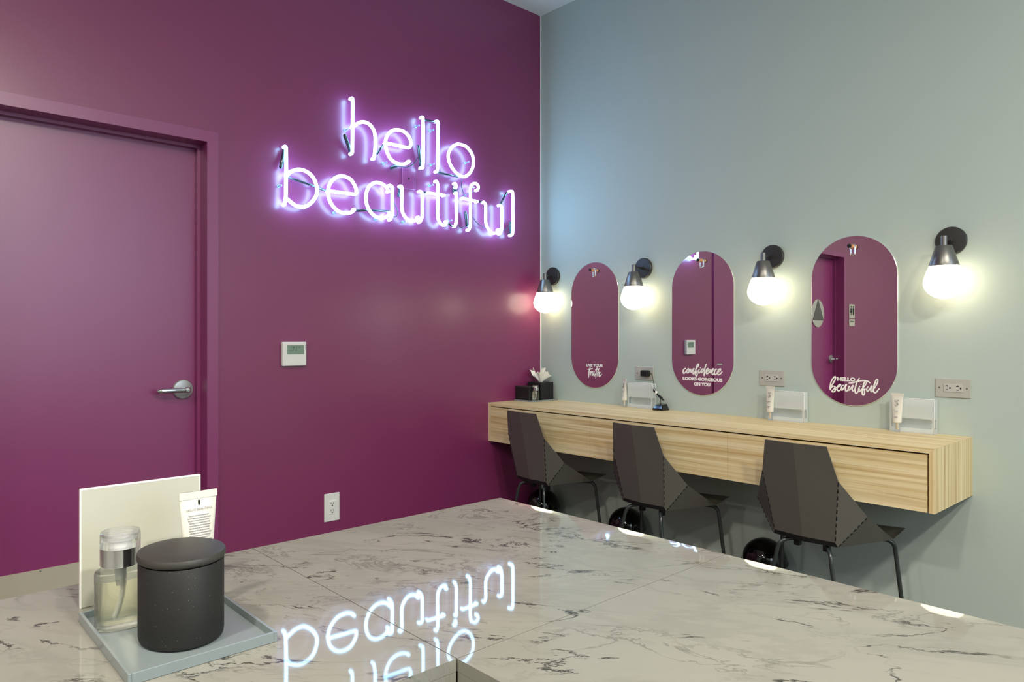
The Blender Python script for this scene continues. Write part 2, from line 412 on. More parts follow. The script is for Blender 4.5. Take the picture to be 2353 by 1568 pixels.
LINK = [[(-0.8767,-0.035,2.1912),(-0.7298,-0.035,2.1898)],[(-0.97,-0.035,2.4766),(-0.8842,-0.035,2.4806)],[(-1.2834,-0.035,2.226),(-1.2399,-0.035,2.285)],[(-1.7837,-0.035,2.0237),(-1.6881,-0.035,2.0077),(-1.5758,-0.035,1.9852)],[(-1.4071,-0.035,1.9051),(-1.3441,-0.035,1.9165),(-1.1997,-0.035,1.9269)],[(-0.9791,-0.035,2.0621),(-0.9427,-0.035,2.0634)],[(-0.3349,-0.035,2.1517),(-0.3932,-0.035,2.0675)],[(-0.5769,-0.035,2.0618),(-0.5285,-0.035,2.0636)],[(-0.7409,-0.035,2.1237),(-0.7399,-0.035,2.0914)],[(-0.8022,-0.035,1.9059),(-0.7636,-0.035,1.8896)]]
SLEEVE = [[(-1.4352,-0.03,2.2059),(-1.4723,-0.03,2.2903)],[(-0.9876,-0.03,2.203),(-1.0086,-0.03,2.318)],[(-1.8025,-0.03,2.1605),(-1.8214,-0.03,2.0698)],[(-0.7435,-0.03,2.1422),(-0.7565,-0.03,2.0991)],[(-0.6543,-0.03,1.9069),(-0.666,-0.03,1.9855)],[(-0.2964,-0.03,1.8926),(-0.3021,-0.03,1.9638)],[(-1.1456,-0.03,2.1894),(-1.188,-0.03,2.1681)],[(-1.1256,-0.03,2.067),(-1.1399,-0.03,2.0216)]]
WIRE = [[(-1.008,-0.025,2.2574),(-1.0244,-0.025,2.2299),(-1.0531,-0.025,2.2043),(-1.0885,-0.025,2.1895),(-1.1423,-0.025,2.1868)],[(-0.6859,-0.025,2.1852),(-0.6932,-0.025,2.1407),(-0.6716,-0.025,2.0948),(-0.6475,-0.025,2.0758)],[(-0.6036,-0.025,1.9633),(-0.5686,-0.025,1.9328),(-0.5085,-0.025,1.9083)],[(-0.3528,-0.025,1.9087),(-0.3217,-0.025,1.932),(-0.2967,-0.025,1.9664)],[(-0.7167,-0.025,1.9035),(-0.6869,-0.025,1.891),(-0.6553,-0.025,1.9074)],[(-1.1707,-0.025,1.9845),(-1.148,-0.025,1.9489),(-1.1423,-0.025,1.9206),(-1.1594,-0.025,1.9018),(-1.1735,-0.025,1.9073)],[(-0.6903,-0.025,2.0688),(-0.6836,-0.025,2.0814),(-0.5652,-0.025,2.1345)]]
STAND = [(-1.4557,-0.048,2.3284),(-1.1631,-0.048,2.3844),(-1.2219,-0.048,2.1926),(-1.0063,-0.048,2.4378),(-0.9061,-0.048,2.4331),(-0.9031,-0.048,2.2361),(-0.6454,-0.048,2.2919),(-1.8219,-0.048,1.9796),(-1.5137,-0.048,2.0717),(-1.5212,-0.048,1.8842),(-1.2714,-0.048,1.879),(-1.0945,-0.048,1.8846),(-0.9092,-0.048,2.1151),(-0.7737,-0.048,1.9253),(-0.6048,-0.048,2.1438),(-0.3352,-0.048,2.1333)]
TRUTH = [[(-0.0065,-0.4409,1.0533),(-0.0065,-0.4336,1.0358),(-0.0065,-0.4301,1.0167),(-0.0065,-0.4273,0.9847)],[(-0.0065,-0.421,1.0345),(-0.0065,-0.4392,1.0394),(-0.0065,-0.4607,1.0436)],[(-0.0065,-0.4438,1.0275),(-0.0065,-0.4415,1.012),(-0.0065,-0.4404,0.9973)],[(-0.0065,-0.4438,1.0129),(-0.0065,-0.4517,1.0227),(-0.0065,-0.4607,1.0247),(-0.0065,-0.4562,1.0143),(-0.0065,-0.4551,1.0048),(-0.0065,-0.4585,1.0006),(-0.0065,-0.4653,1.0095),(-0.0065,-0.4743,1.0269)],[(-0.0065,-0.4743,1.0269),(-0.0065,-0.4703,1.0131),(-0.0065,-0.4709,1.0011),(-0.0065,-0.4754,1.0004),(-0.0065,-0.4855,1.0145)],[(-0.0065,-0.4988,1.0542),(-0.0065,-0.491,1.0377),(-0.0065,-0.4888,1.0189),(-0.0065,-0.4849,0.9846)],[(-0.0065,-0.4799,1.0356),(-0.0065,-0.4922,1.0386),(-0.0065,-0.5044,1.0412)],[(-0.0065,-0.5133,1.047),(-0.0065,-0.5055,1.0323),(-0.0065,-0.5011,1.0193),(-0.0065,-0.4988,0.9971)],[(-0.0065,-0.5011,1.0108),(-0.0065,-0.5111,1.0214),(-0.0065,-0.5199,1.0226),(-0.0065,-0.5144,1.013),(-0.0065,-0.51,1.0044),(-0.0065,-0.5144,0.9986),(-0.0065,-0.5232,1.0023),(-0.0065,-0.5332,1.0129)]]
CONF = [[(-0.0065,-1.1322,1.0637),(-0.0065,-1.1257,1.0652),(-0.0065,-1.1165,1.0559),(-0.0065,-1.1146,1.0436),(-0.0065,-1.1192,1.0382),(-0.0065,-1.127,1.0429),(-0.0065,-1.1374,1.0544)],[(-0.0065,-1.1477,1.0659),(-0.0065,-1.14,1.0567),(-0.0065,-1.138,1.0467),(-0.0065,-1.1439,1.0419),(-0.0065,-1.1516,1.0472),(-0.0065,-1.1529,1.0572),(-0.0065,-1.1477,1.0659),(-0.0065,-1.1503,1.0571),(-0.0065,-1.1581,1.0551)],[(-0.0065,-1.1645,1.0648),(-0.0065,-1.1632,1.0542),(-0.0065,-1.1645,1.0454),(-0.0065,-1.1709,1.0545),(-0.0065,-1.1786,1.0636),(-0.0065,-1.1837,1.066),(-0.0065,-1.1786,1.0548),(-0.0065,-1.176,1.0425),(-0.0065,-1.1811,1.0372),(-0.0065,-1.1862,1.0451),(-0.0065,-1.1913,1.0552)],[(-0.0065,-1.1913,1.0552),(-0.0065,-1.2015,1.072),(-0.0065,-1.2116,1.0822),(-0.0065,-1.2129,1.0911),(-0.0065,-1.2065,1.0898),(-0.0065,-1.1977,1.0719),(-0.0065,-1.1939,1.0553),(-0.0065,-1.1926,1.0376),(-0.0065,-1.1964,1.0278),(-0.0065,-1.2028,1.0314),(-0.0065,-1.2028,1.0424),(-0.0065,-1.1977,1.051),(-0.0065,-1.2103,1.0548)],[(-0.0065,-1.2179,1.0649),(-0.0065,-1.2116,1.0548),(-0.0065,-1.2116,1.046),(-0.0065,-1.2166,1.044),(-0.0065,-1.2242,1.052)],[(-0.0065,-1.221,1.0713),(-0.0065,-1.2254,1.0728)],[(-0.0065,-1.2405,1.0678),(-0.0065,-1.2317,1.0632),(-0.0065,-1.2267,1.0531),(-0.0065,-1.2305,1.0467),(-0.0065,-1.238,1.0546),(-0.0065,-1.2454,1.0658)],[(-0.0065,-1.2603,1.0946),(-0.0065,-1.2541,1.0791),(-0.0065,-1.2479,1.0637),(-0.0065,-1.2467,1.0484),(-0.0065,-1.2454,1.0342),(-0.0065,-1.2492,1.0289)],[(-0.0065,-1.2591,1.0488),(-0.0065,-1.269,1.0579),(-0.0065,-1.2727,1.0667),(-0.0065,-1.2665,1.0687),(-0.0065,-1.2591,1.0586),(-0.0065,-1.2579,1.0455),(-0.0065,-1.264,1.0414),(-0.0065,-1.2727,1.0472),(-0.0065,-1.2788,1.0561)],[(-0.0065,-1.2825,1.067),(-0.0065,-1.2813,1.0561),(-0.0065,-1.2825,1.0475),(-0.0065,-1.2899,1.0575),(-0.0065,-1.2984,1.0675),(-0.0065,-1.3021,1.0677),(-0.0065,-1.296,1.0567),(-0.0065,-1.2935,1.0458),(-0.0065,-1.2984,1.0384),(-0.0065,-1.3045,1.044),(-0.0065,-1.3106,1.055)],[(-0.0065,-1.3239,1.0673),(-0.0065,-1.3167,1.0671),(-0.0065,-1.3094,1.0571),(-0.0065,-1.3082,1.0452),(-0.0065,-1.3142,1.039),(-0.0065,-1.3227,1.0447),(-0.0065,-1.3287,1.0525)],[(-0.0065,-1.3287,1.0514),(-0.0065,-1.3408,1.0593),(-0.0065,-1.3456,1.068),(-0.0065,-1.3396,1.0689),(-0.0065,-1.3299,1.06),(-0.0065,-1.3275,1.0481),(-0.0065,-1.3324,1.0397),(-0.0065,-1.342,1.0422),(-0.0065,-1.3491,1.05),(-0.0065,-1.3551,1.0577)]]
BEAU = [[(-0.0065,-1.9174,0.9899),(-0.0065,-1.9162,1.0015),(-0.0065,-1.9209,1.0273),(-0.0065,-1.9301,1.0452),(-0.0065,-1.9381,1.0536),(-0.0065,-1.9415,1.0491),(-0.0065,-1.9381,1.0362),(-0.0065,-1.9266,1.016),(-0.0065,-1.9197,1.0017),(-0.0065,-1.918,0.9923)],[(-0.0065,-1.9209,0.9994),(-0.0065,-1.9301,1.0086),(-0.0065,-1.9393,1.0073),(-0.0065,-1.9358,0.9979),(-0.0065,-1.9415,0.9947),(-0.0065,-1.937,0.9852),(-0.0065,-1.9289,0.9824),(-0.0065,-1.9255,0.9869),(-0.0065,-1.9335,0.9954),(-0.0065,-1.9427,1.0029)],[(-0.0065,-1.9427,1.0029),(-0.0065,-1.9564,1.0082),(-0.0065,-1.9654,1.0167),(-0.0065,-1.9598,1.0176),(-0.0065,-1.9507,1.0079),(-0.0065,-1.9484,0.9951),(-0.0065,-1.9552,0.9885),(-0.0065,-1.9654,0.9948),(-0.0065,-1.9722,1.0044)],[(-0.0065,-1.979,1.0162),(-0.0065,-1.9711,1.0113),(-0.0065,-1.9677,0.9996),(-0.0065,-1.9711,0.9929),(-0.0065,-1.979,1.0025),(-0.0065,-1.989,1.019),(-0.0065,-1.9907,1.0191),(-0.0065,-1.9857,1.0051),(-0.0065,-1.9868,0.9926),(-0.0065,-1.9913,0.9894),(-0.0065,-1.998,0.9966),(-0.0065,-2.0035,1.0106)],[(-0.0065,-2.0035,1.014),(-0.0065,-1.9991,1.0012),(-0.0065,-2.0013,0.9945),(-0.0065,-2.008,0.9994),(-0.0065,-2.0213,1.0183),(-0.0065,-2.0168,1.0045),(-0.0065,-2.0179,0.9943),(-0.0065,-2.0224,0.9923),(-0.0065,-2.0279,0.9994)],[(-0.0065,-2.0487,1.0525),(-0.0065,-2.0388,1.0351),(-0.0065,-2.0323,1.0155),(-0.0065,-2.029,0.996),(-0.0065,-2.0312,0.9837),(-0.0065,-2.0366,0.9829),(-0.0065,-2.0432,0.9912),(-0.0065,-2.0497,1.004)],[(-0.0065,-2.0002,1.027),(-0.0065,-2.0168,1.0284),(-0.0065,-2.0323,1.0336),(-0.0065,-2.0497,1.039),(-0.0065,-2.0714,1.0411),(-0.0065,-2.0854,1.0383),(-0.0065,-2.096,1.031)],[(-0.0065,-2.0508,1.0164),(-0.0065,-2.0454,1.0037),(-0.0065,-2.0465,0.9936),(-0.0065,-2.0519,0.9939),(-0.0065,-2.0606,1.0034)],[(-0.0065,-2.0541,1.0234),(-0.0065,-2.0568,1.0224)],[(-0.0065,-2.0606,1.0023),(-0.0065,-2.0736,1.0209),(-0.0065,-2.08,1.0358),(-0.0065,-2.0757,1.039),(-0.0065,-2.0682,1.0297),(-0.0065,-2.0638,1.0115),(-0.0065,-2.0606,0.991),(-0.0065,-2.0617,0.9787),(-0.0065,-2.066,0.9756),(-0.0065,-2.0703,0.9826),(-0.0065,-2.0703,0.9949),(-0.0065,-2.0671,1.0015),(-0.0065,-2.0757,1.0031)],[(-0.0065,-2.0864,1.0149),(-0.0065,-2.0811,1.0067),(-0.0065,-2.08,0.9977),(-0.0065,-2.0843,0.9946),(-0.0065,-2.0929,1.004),(-0.0065,-2.1014,1.0179),(-0.0065,-2.1035,1.0191),(-0.0065,-2.0982,1.0054),(-0.0065,-2.0982,0.9942),(-0.0065,-2.1024,0.9934),(-0.0065,-2.1088,1.0026)],[(-0.0065,-2.1088,1.0026),(-0.0065,-2.1194,1.0199),(-0.0065,-2.1267,1.0391),(-0.0065,-2.1257,1.048),(-0.0065,-2.1204,1.0455),(-0.0065,-2.1141,1.0296),(-0.0065,-2.1099,1.0116),(-0.0065,-2.1088,0.996),(-0.0065,-2.1141,0.9896),(-0.0065,-2.1215,0.9922),(-0.0065,-2.1278,1.0015),(-0.0065,-2.1341,1.0096)]]

def settle(root):
    """parts were modelled in room coordinates: make them local to the thing's own base point"""
    t = Matrix.Translation(-root.location); seen = set()
    def go(o):
        for ch in o.children:
            if ch.type == 'MESH' and ch.data.name not in seen:
                seen.add(ch.data.name); ch.data.transform(t)
            go(ch)
    go(root)

# ------------------------------------------------------------------ room shell
XL, YB = -7.6, -6.3
def wall_purple():
    bm = bmesh.new()
    T = 0.22
    holes = [(-4.802, -3.888, 2.135), (-3.078, -2.164, 2.135)]
    xs = XL
    for a, b, h in holes:
        add_box(bm, (xs, 0, 0), (a, T, ZC)); add_box(bm, (a, 0, h), (b, T, ZC)); xs = b
    add_box(bm, (xs, 0, 0), (0.15, T, ZC))
    bmesh.ops.remove_doubles(bm, verts=bm.verts, dist=1e-5)
    return struct(mesh_obj('wall_left', bm, 'purple'))
wall_purple()
struct(box('wall_right', (0, YB, 0), (0.15, 0, ZC), 'grey'))
WX0, WX1, WZ0, WZ1 = -3.0, -0.35, 1.15, 3.15
bm = bmesh.new()
add_box(bm, (XL, YB-0.15, 0), (WX0, YB, ZC)); add_box(bm, (WX1, YB-0.15, 0), (0.15, YB, ZC))
add_box(bm, (WX0, YB-0.15, 0), (WX1, YB, WZ0)); add_box(bm, (WX0, YB-0.15, WZ1), (WX1, YB, ZC))
struct(mesh_obj('wall_back', bm, 'grey'))
wn = thing('window_1', None, None, ((WX0+WX1)/2, YB-0.1, WZ0), kind='structure')
box('window_pane', (WX0+0.03, YB-0.11, WZ0+0.03), (WX1-0.03, YB-0.10, WZ1-0.03), 'daylight', wn)
bm = bmesh.new()
for lo, hi in (((WX0, WZ0), (WX1, WZ0+0.05)), ((WX0, WZ1-0.05), (WX1, WZ1)), ((WX0, WZ0+0.05), (WX0+0.05, WZ1-0.05)), ((WX1-0.05, WZ0+0.05), (WX1, WZ1-0.05)), ((-1.70, WZ0+0.05), (-1.65, WZ1-0.05))):
    add_box(bm, (lo[0], YB-0.10, lo[1]), (hi[0], YB-0.04, hi[1]))
mesh_obj('window_frame', bm, 'black_satin', wn)
settle(wn)
struct(box('wall_far_left', (XL-0.15, YB, 0), (XL, 0.22, ZC), 'grey'))
struct(box('floor', (XL-0.15, YB-0.15, -0.1), (0.15, 0.22, 0), 'floor'))
struct(box('ceiling', (XL-0.15, YB-0.15, ZC), (0.15, 0.22, ZC+0.1), 'ceil'))
# pale caulk line where the two painted walls and the ceiling meet
bm = bmesh.new(); add_box(bm, (-0.005, -0.005, 0.0), (0.0, -0.0001, ZC))
struct(mesh_obj('trim_1', bm, 'ceil'))

for i, (x, y, c, p) in enumerate(DOWN):
    t = thing('ceiling_downlight', 'round recessed ceiling light with white trim, at x %.1f from the grey wall' % abs(x), 'ceiling light', (x, y, ZC), group='recessed lights in the ceiling')
    t['label'] = ['round recessed ceiling light above the back of the marble counter',
                  'round recessed ceiling light above the tray end of the marble counter',
                  'round recessed ceiling light nearest the back window',
                  'round recessed ceiling light in front of the far purple door',
                  'round recessed ceiling light farthest from the grey wall, behind the camera'][i]
    lathe('trim_ring', [(0.125, -0.001), (0.125, -0.008), (0.118, -0.014), (0.10, -0.014)], 'white_plastic', t)
    lathe('lens', [(0.098, -0.015), (0.098, -0.02), (0.06, -0.024)], 'lens', t)

# ------------------------------------------------------------------ doors
def door(n, xa, xb, handle_side, label_sign=False):
    """xa..xb clear opening; handle_side +1 = handle at the xb side"""
    root = thing('door_%d' % n, None, None, ((xa+xb)/2, 0.0, 0), kind='structure')
    H = 2.135; CW = 0.049
    bm = bmesh.new()
    # casing faces (proud of the wall) and rabbeted jambs
    for s, x in ((-1, xa), (1, xb)):
        lo, hi = sorted((x, x+s*CW))
        add_box(bm, (lo, -0.012, 0), (hi, 0.0, H+CW))
        lo, hi = sorted((x-s*0.002, x))
        add_box(bm, (lo, -0.0115, 0), (hi, 0.20, H))
        lo, hi = sorted((x, x-s*0.016))
        add_box(bm, (lo, 0.078, 0), (hi, 0.112, H))
    add_box(bm, (xa, -0.012, H), (xb, 0.0, H+CW))
    add_box(bm, (xa+0.002, -0.0115, H-0.002), (xb-0.002, 0.20, H))
    add_box(bm, (xa+0.016, 0.078, H-0.016), (xb-0.016, 0.112, H))
    mesh_obj('door_frame', bm, 'purple_trim', root)
    leaf = box('door_leaf', (xa+0.003, 0.112, 0.01), (xb-0.003, 0.157, H-0.003), 'purple_trim', root)
    xh = (xb if handle_side > 0 else xa) - handle_side*0.070
    hd = lathe('rose', [(0.001, 0.0), (0.044, 0.0), (0.046, 0.006), (0.042, 0.013), (0.022, 0.016), (0.001, 0.016)], 'steel', leaf, axis='y', center=(xh, 0.112, 0.995))
    d = -handle_side
    bm = bmesh.new()
    add_lathe(bm, [(0.001, 0), (0.0135, 0.0), (0.0135, 0.058), (0.011, 0.062), (0.001, 0.062)], 24, axis='y', center=(xh, 0.098, 0.995))
    P = [(xh-d*0.012, 0.048, 0.995), (xh+d*0.02, 0.046, 0.995), (xh+d*0.07, 0.046, 0.995), (xh+d*0.108, 0.049, 0.994), (xh+d*0.120, 0.062, 0.993)]
    add_tube(bm, catmull(P, 4), 0.0115, 14, squash=((0, 1, 0), 0.55))
    mesh_obj('lever', bm, 'chrome', leaf)
    lathe('keyhole', [(0.001, 0), (0.0085, 0.0), (0.0085, 0.003), (0.004, 0.004), (0.001, 0.004)], 'steel', leaf, axis='y', center=(xh, 0.0365, 0.995), seg=20)
    kp = box('kick_plate', (xa+0.025, 0.1095, 0.02), (xb-0.025, 0.112, 0.282), 'kick_steel', leaf)
    k = 0
    x = xb-0.035
    while x > xa+0.03:
        lathe('screw', [(0.001, 0), (0.004, 0.0), (0.003, 0.002), (0.001, 0.0025)], 'chrome', leaf, axis='y', center=(x, 0.1095, 0.2745), seg=12)
        x -= 0.148
    settle(root)
    return root
door(1, -3.078, -2.164, 1)
door(2, -4.802, -3.888, -1)

# signs seen through the mirrors: triangle-on-circle door sign and wall plaque
t = thing('restroom_door_sign', 'round pale restroom sign with a dark triangle, on the far purple door', 'sign', (-4.40, 0.112, 1.50))
lathe('disc', [(0.001, 0), (0.152, 0.0), (0.154, 0.004), (0.152, 0.007), (0.001, 0.007)], 'plate_steel', t, axis='y', seg=64)
bm = bmesh.new(); h = 0.148
add_prism(bm, [(0, -0.0071, h), (-h*0.866, -0.0071, -h*0.5), (h*0.866, -0.0071, -h*0.5)], (0, -0.006, 0))
mesh_obj('triangle', bm, 'gunmetal', t)
t = thing('restroom_plaque', 'small cream restroom plaque with two figures on purple wall beside far door', 'sign', (-5.03, -0.0002, 1.49))
box('plate', (-0.075, -0.006, -0.035), (0.075, 0, 0.125), 'board', t, bevel=0.002)
box('braille_plate', (-0.075, -0.006, -0.125), (0.075, 0, -0.045), 'board', t, bevel=0.002)
bm = bmesh.new()
for x in (-0.035, 0.03):
    add_lathe(bm, [(0.001, 0), (0.011, 0), (0.011, 0.002), (0.001, 0.002)], 20, axis='y', center=(x, -0.006, 0.095))
add_prism(bm, [(-0.052, -0.006, 0.08), (-0.018, -0.006, 0.08), (-0.018, -0.006, 0.035), (-0.026, -0.006, 0.0), (-0.044, -0.006, 0.0), (-0.052, -0.006, 0.035)], (0, -0.002, 0))
add_prism(bm, [(0.018, -0.006, 0.08), (0.042, -0.006, 0.08), (0.055, -0.006, 0.03), (0.038, -0.006, 0.028), (0.036, -0.006, 0.0), (0.024, -0.006, 0.0), (0.022, -0.006, 0.028), (0.005, -0.006, 0.03)], (0, -0.002, 0))
add_box(bm, (-0.004, -0.008, 0.0), (-0.001, -0.006, 0.105))
mesh_obj('figures', bm, 'black_matte', t)
text('lettering', 'RESTROOM', 0.02, 'black_matte', t, face_matrix((-0.05, -0.007, -0.08), (1, 0, 0), (0, 0, 1)), width=0.10, height=0.014)

# ------------------------------------------------------------------ wall fittings on the purple wall
t = thing('thermostat', 'white square thermostat with green-grey screen on purple wall', 'thermostat', (-1.752, -0.0002, 1.154))
bm = bmesh.new(); add_box(bm, (-0.058, -0.024, -0.060), (0.068, 0, 0.060))
mesh_obj('case', bm, 'white_plastic', t, bevel=0.004)
box('screen', (-0.034, -0.0250, -0.002), (0.054, -0.0235, 0.044), 'lcd', t)
text('digits', ':71°', 0.03, 'lcd_ink', t, face_matrix((-0.018, -0.0252, 0.014), (1, 0, 0), (0, 0, 1)), width=0.052, height=0.024)
bm = bmesh.new()
for k in range(3): add_box(bm, (0.0595, -0.0252, 0.040-0.008*k), (0.0625, -0.024, 0.043-0.008*k))
mesh_obj('status_marks', bm, 'ink', t)
nest(t, 'digits', 'screen'); nest(t, 'status_marks', 'case')

def slots(bm, cx, cz, ax, depth, rot=0.0, y=0.0):
    """one socket's three holes; ax='y' on the purple wall, 'x' on the grey wall"""
    def P(a, b):
        ca, sa = cos(rot), sin(rot); a, b = a*ca-b*sa, a*sa+b*ca
        return (cx+a, y, cz+b) if ax == 'y' else (y, cx-a, cz+b)
    d = (0, -depth, 0) if ax == 'y' else (-depth, 0, 0)
    for a0, a1, b0, b1 in ((-0.0085, -0.0060, -0.002, 0.0065), (0.0060, 0.0085, -0.003, 0.0075)):
        add_prism(bm, [P(a0, b0), P(a1, b0), P(a1, b1), P(a0, b1)], d)
    if rot: add_prism(bm, [P(0.0085, 0.000), P(0.0115, 0.000), P(0.0115, 0.0035), P(0.0085, 0.0035)], d)
    add_prism(bm, [P(-0.0032+0.0, -0.0065), P(0.0032, -0.0065), P(0.0036, -0.0095), P(0.0022, -0.0122), P(-0.0022, -0.0122), P(-0.0036, -0.0095)], d)

t = thing('wall_outlet', 'white upright wall outlet low on the purple wall above the marble counter', 'outlet', (-1.533, -0.0002, 0.354))
box('cover_plate', (-0.0435, -0.006, -0.0725), (0.0435, 0, 0.0725), 'white_plastic', t, bevel=0.003)
box('socket_insert', (-0.018, -0.0085, -0.036), (0.018, -0.005, 0.036), 'white_plastic', t, bevel=0.0015)
bm = bmesh.new()
for dz in (0.019, -0.017): slots(bm, 0, dz, 'y', 0.0006, y=-0.0085)
mesh_obj('socket_holes', bm, 'inkdark', t)
nest(t, 'socket_holes', 'socket_insert')

# ------------------------------------------------------------------ neon sign
ns = thing('neon_sign', 'glowing white-violet neon tube sign reading hello beautiful on purple wall', 'neon sign', (-1.05, -0.048, 2.05))
for L in NEON:
    bm = bmesh.new()
    for st in L:
        P = catmull(st, 6)
        closed = (Vector(st[0])-Vector(st[-1])).length < 1e-4
        if not closed:
            a = P[0].copy(); b = P[-1].copy()
            if len(st) > 2 or (P[0]-P[-1]).length > 0.05:
                P = [a+Vector((0, 0.018, 0))] + P + [b+Vector((0, 0.018, 0))]
        add_tube(bm, P, 0.0085, 12, dome=not closed)
    mesh_obj('letter_tube', bm, 'neon', ns)
for s in LINK:
    tube('blocked_out_tube', s, 0.006, 'paintglass', ns)
for s in SLEEVE:
    tube('electrode_sleeve', s, 0.0095, 'paintglass', ns, dome=True)
for s in WIRE:
    tube('lead_wire', catmull(s, 6), 0.0024, 'paintglass', ns, sides=8)
for p in STAND:
    x, y, z = p
    lathe('glass_standoff', [(0.001, 0.0), (0.009, 0.0), (0.009, 0.002), (0.0035, 0.004), (0.003, 0.028), (0.0045, 0.031), (0.005, 0.035), (0.001, 0.036)], 'clearknob', ns, axis='y', center=(x, -0.0003, z), seg=14)
settle(ns)
t = thing('junction_cover', 'purple painted blank cover plate on wall behind the neon letters', 'cover plate', (-1.057, -0.0002, 2.131))
box('cover_plate', (-0.045, -0.007, -0.058), (0.045, 0, 0.058), 'purple_trim', t, bevel=0.003)
lathe('cord_hole', [(0.001, 0), (0.006, 0.0), (0.006, 0.001), (0.001, 0.001)], 'dark', t, axis='y', center=(0, -0.007, 0.002), seg=16)
for dz in (-0.042, 0.042):
    lathe('screw', [(0.001, 0), (0.0035, 0.0), (0.003, 0.0012), (0.001, 0.0015)], 'purple_trim', t, axis='y', center=(0, -0.007, dz), seg=12)

# ------------------------------------------------------------------ vanity shelf with drawers
DX, YE, ZT, ZB = 0.4586, -2.4897, 0.8306, 0.5923
t = thing('floating_vanity', 'long wall-hung light oak vanity desk with three flush drawers', 'vanity desk', (-DX/2, YE/2, ZB))
TH = 0.0195
def mitred(name, sec, m):
    bm = bmesh.new(); add_prism(bm, [(-DX, y, z) for y, z in sec], (DX-0.0005, 0, 0))
    return mesh_obj(name, bm, m, t)
Y0 = -0.0005; GP = 0.0002
mitred('desk_top', [(YE+GP, ZT), (Y0-GP, ZT), (Y0-TH-GP, ZT-TH), (YE+TH+GP, ZT-TH)], 'wood_y')
mitred('end_panel', [(YE, ZT-GP), (YE+TH, ZT-TH-GP), (YE+TH, ZB), (YE, ZB)], 'wood_z')
mitred('end_panel', [(Y0, ZT-GP), (Y0-TH, ZT-TH-GP), (Y0-TH, ZB), (Y0, ZB)], 'wood_z')
box('bottom_panel', (-DX+0.025, YE+TH, ZB+0.004), (-0.0005, -TH, ZB+0.018), 'wood_y', t)
box('inner_carcass', (-DX+0.022, YE+TH, ZB+0.018), (-0.0005, -TH, ZT-TH), 'dark', t)
cuts = [-TH-0.0012, -0.8360, -1.6530, YE+TH+0.006]
for a, b in zip(cuts[:-1], cuts[1:]):
    box('drawer_front', (-DX, b+0.0008, ZB+0.001), (-DX+0.02, a-0.0008, ZT-TH-0.0065), 'wood_y', t)
settle(t)

# ------------------------------------------------------------------ marble counter (L-shaped)
XI, YI, XR, YF, ZM = -2.7933, -2.6600, -2.1725, -2.0417, 0.841
t = thing('marble_counter', 'large L-shaped white marble counter with grey veins in the foreground', 'counter', (XI, YI, 0))
E0 = 0.0007
SL = 0.0155
def slab(name, pts, z0, z1):
    bm = bmesh.new(); add_prism(bm, [(x, y, z0) for x, y in pts], (0, 0, z1-z0))
    return mesh_obj(name, bm, 'marble', t)
def eased_slab(name, x0, y0, y1):
    # outer long edge is gently eased, a curve added to catch bulb reflections
    sec = [(x0, ZM-SL), (XR, ZM-SL)] + [(XR-0.038*(1-k/8), ZM-0.00042*(k/8)**2) for k in range(8, -1, -1)] + [(x0, ZM)]
    bm = bmesh.new(); add_prism(bm, [(x, y0, z) for x, z in sec], (0, y1-y0, 0))
    return mesh_obj(name, bm, 'marble', t)
eased_slab('corner_top_slab', XI+E0, YI+E0, YF)
slab('side_top_slab', [(XI-E0, YI), (XI-E0, YF), (-4.6, YF), (-4.6, YI)], ZM-SL, ZM)
eased_slab('front_top_slab', XI, -4.7, YI-E0)
bm = bmesh.new()
add_prism(bm, [(x, y, ZM-0.02) for x, y in ((XI+0.01, YI+0.01), (XR-0.01, YI+0.01), (XR-0.01, YF-0.01), (-4.59, YF-0.01), (-4.59, YI+0.01))], (0, 0, 0.02-SL+0.001))
add_prism(bm, [(x, y, ZM-0.02) for x, y in ((XI+0.01, YI+0.011), (XI+0.01, -4.69), (XR-0.01, -4.69), (XR-0.01, YI+0.011))], (0, 0, 0.02-SL+0.001))
mesh_obj('grout_bed', bm, 'dark', t)
G = 0.0012
for nm, lo, hi in (('inner_side_panel', (-4.6, YI, 0), (XI-G, YI+0.012, ZM-SL-0.0004)), ('inner_front_panel', (XI, -4.7, 0), (XI+0.012, YI-G, ZM-SL-0.0004)),
                   ('outer_side_panel', (-4.6, YF-0.012, 0), (XR, YF, ZM-SL-0.0004)), ('outer_front_panel', (XR-0.012, -4.7, 0), (XR, YF-0.0125, ZM-SL-0.0004)),
                   ('end_panel', (XI+0.0125, -4.7, 0), (XR-0.0125, -4.688, ZM-SL-0.0004)), ('end_panel', (-4.6, YI+0.0125, 0), (-4.588, YF-0.0125, ZM-SL-0.0004))):
    box(nm, lo, hi, 'marble', t)
box('corner_post', (XI+0.0005, YI+0.0005, 0), (XI+0.02, YI+0.02, ZM-SL-0.0004), 'dark', t)
settle(t)

# ------------------------------------------------------------------ mirrors
def ribbon(name, strokes, hw, parent):
    bm = bmesh.new()
    for st in strokes:
        P = catmull(st, 5)
        n = len(P)
        rad = [hw*(0.72+0.28*sin(pi*min(1, max(0, k/(n-1))))) for k in range(n)]
        add_tube(bm, P, rad, 8, squash=((1, 0, 0), 0.15), dome=False)
    return mesh_obj(name, bm, 'white_vinyl', parent)

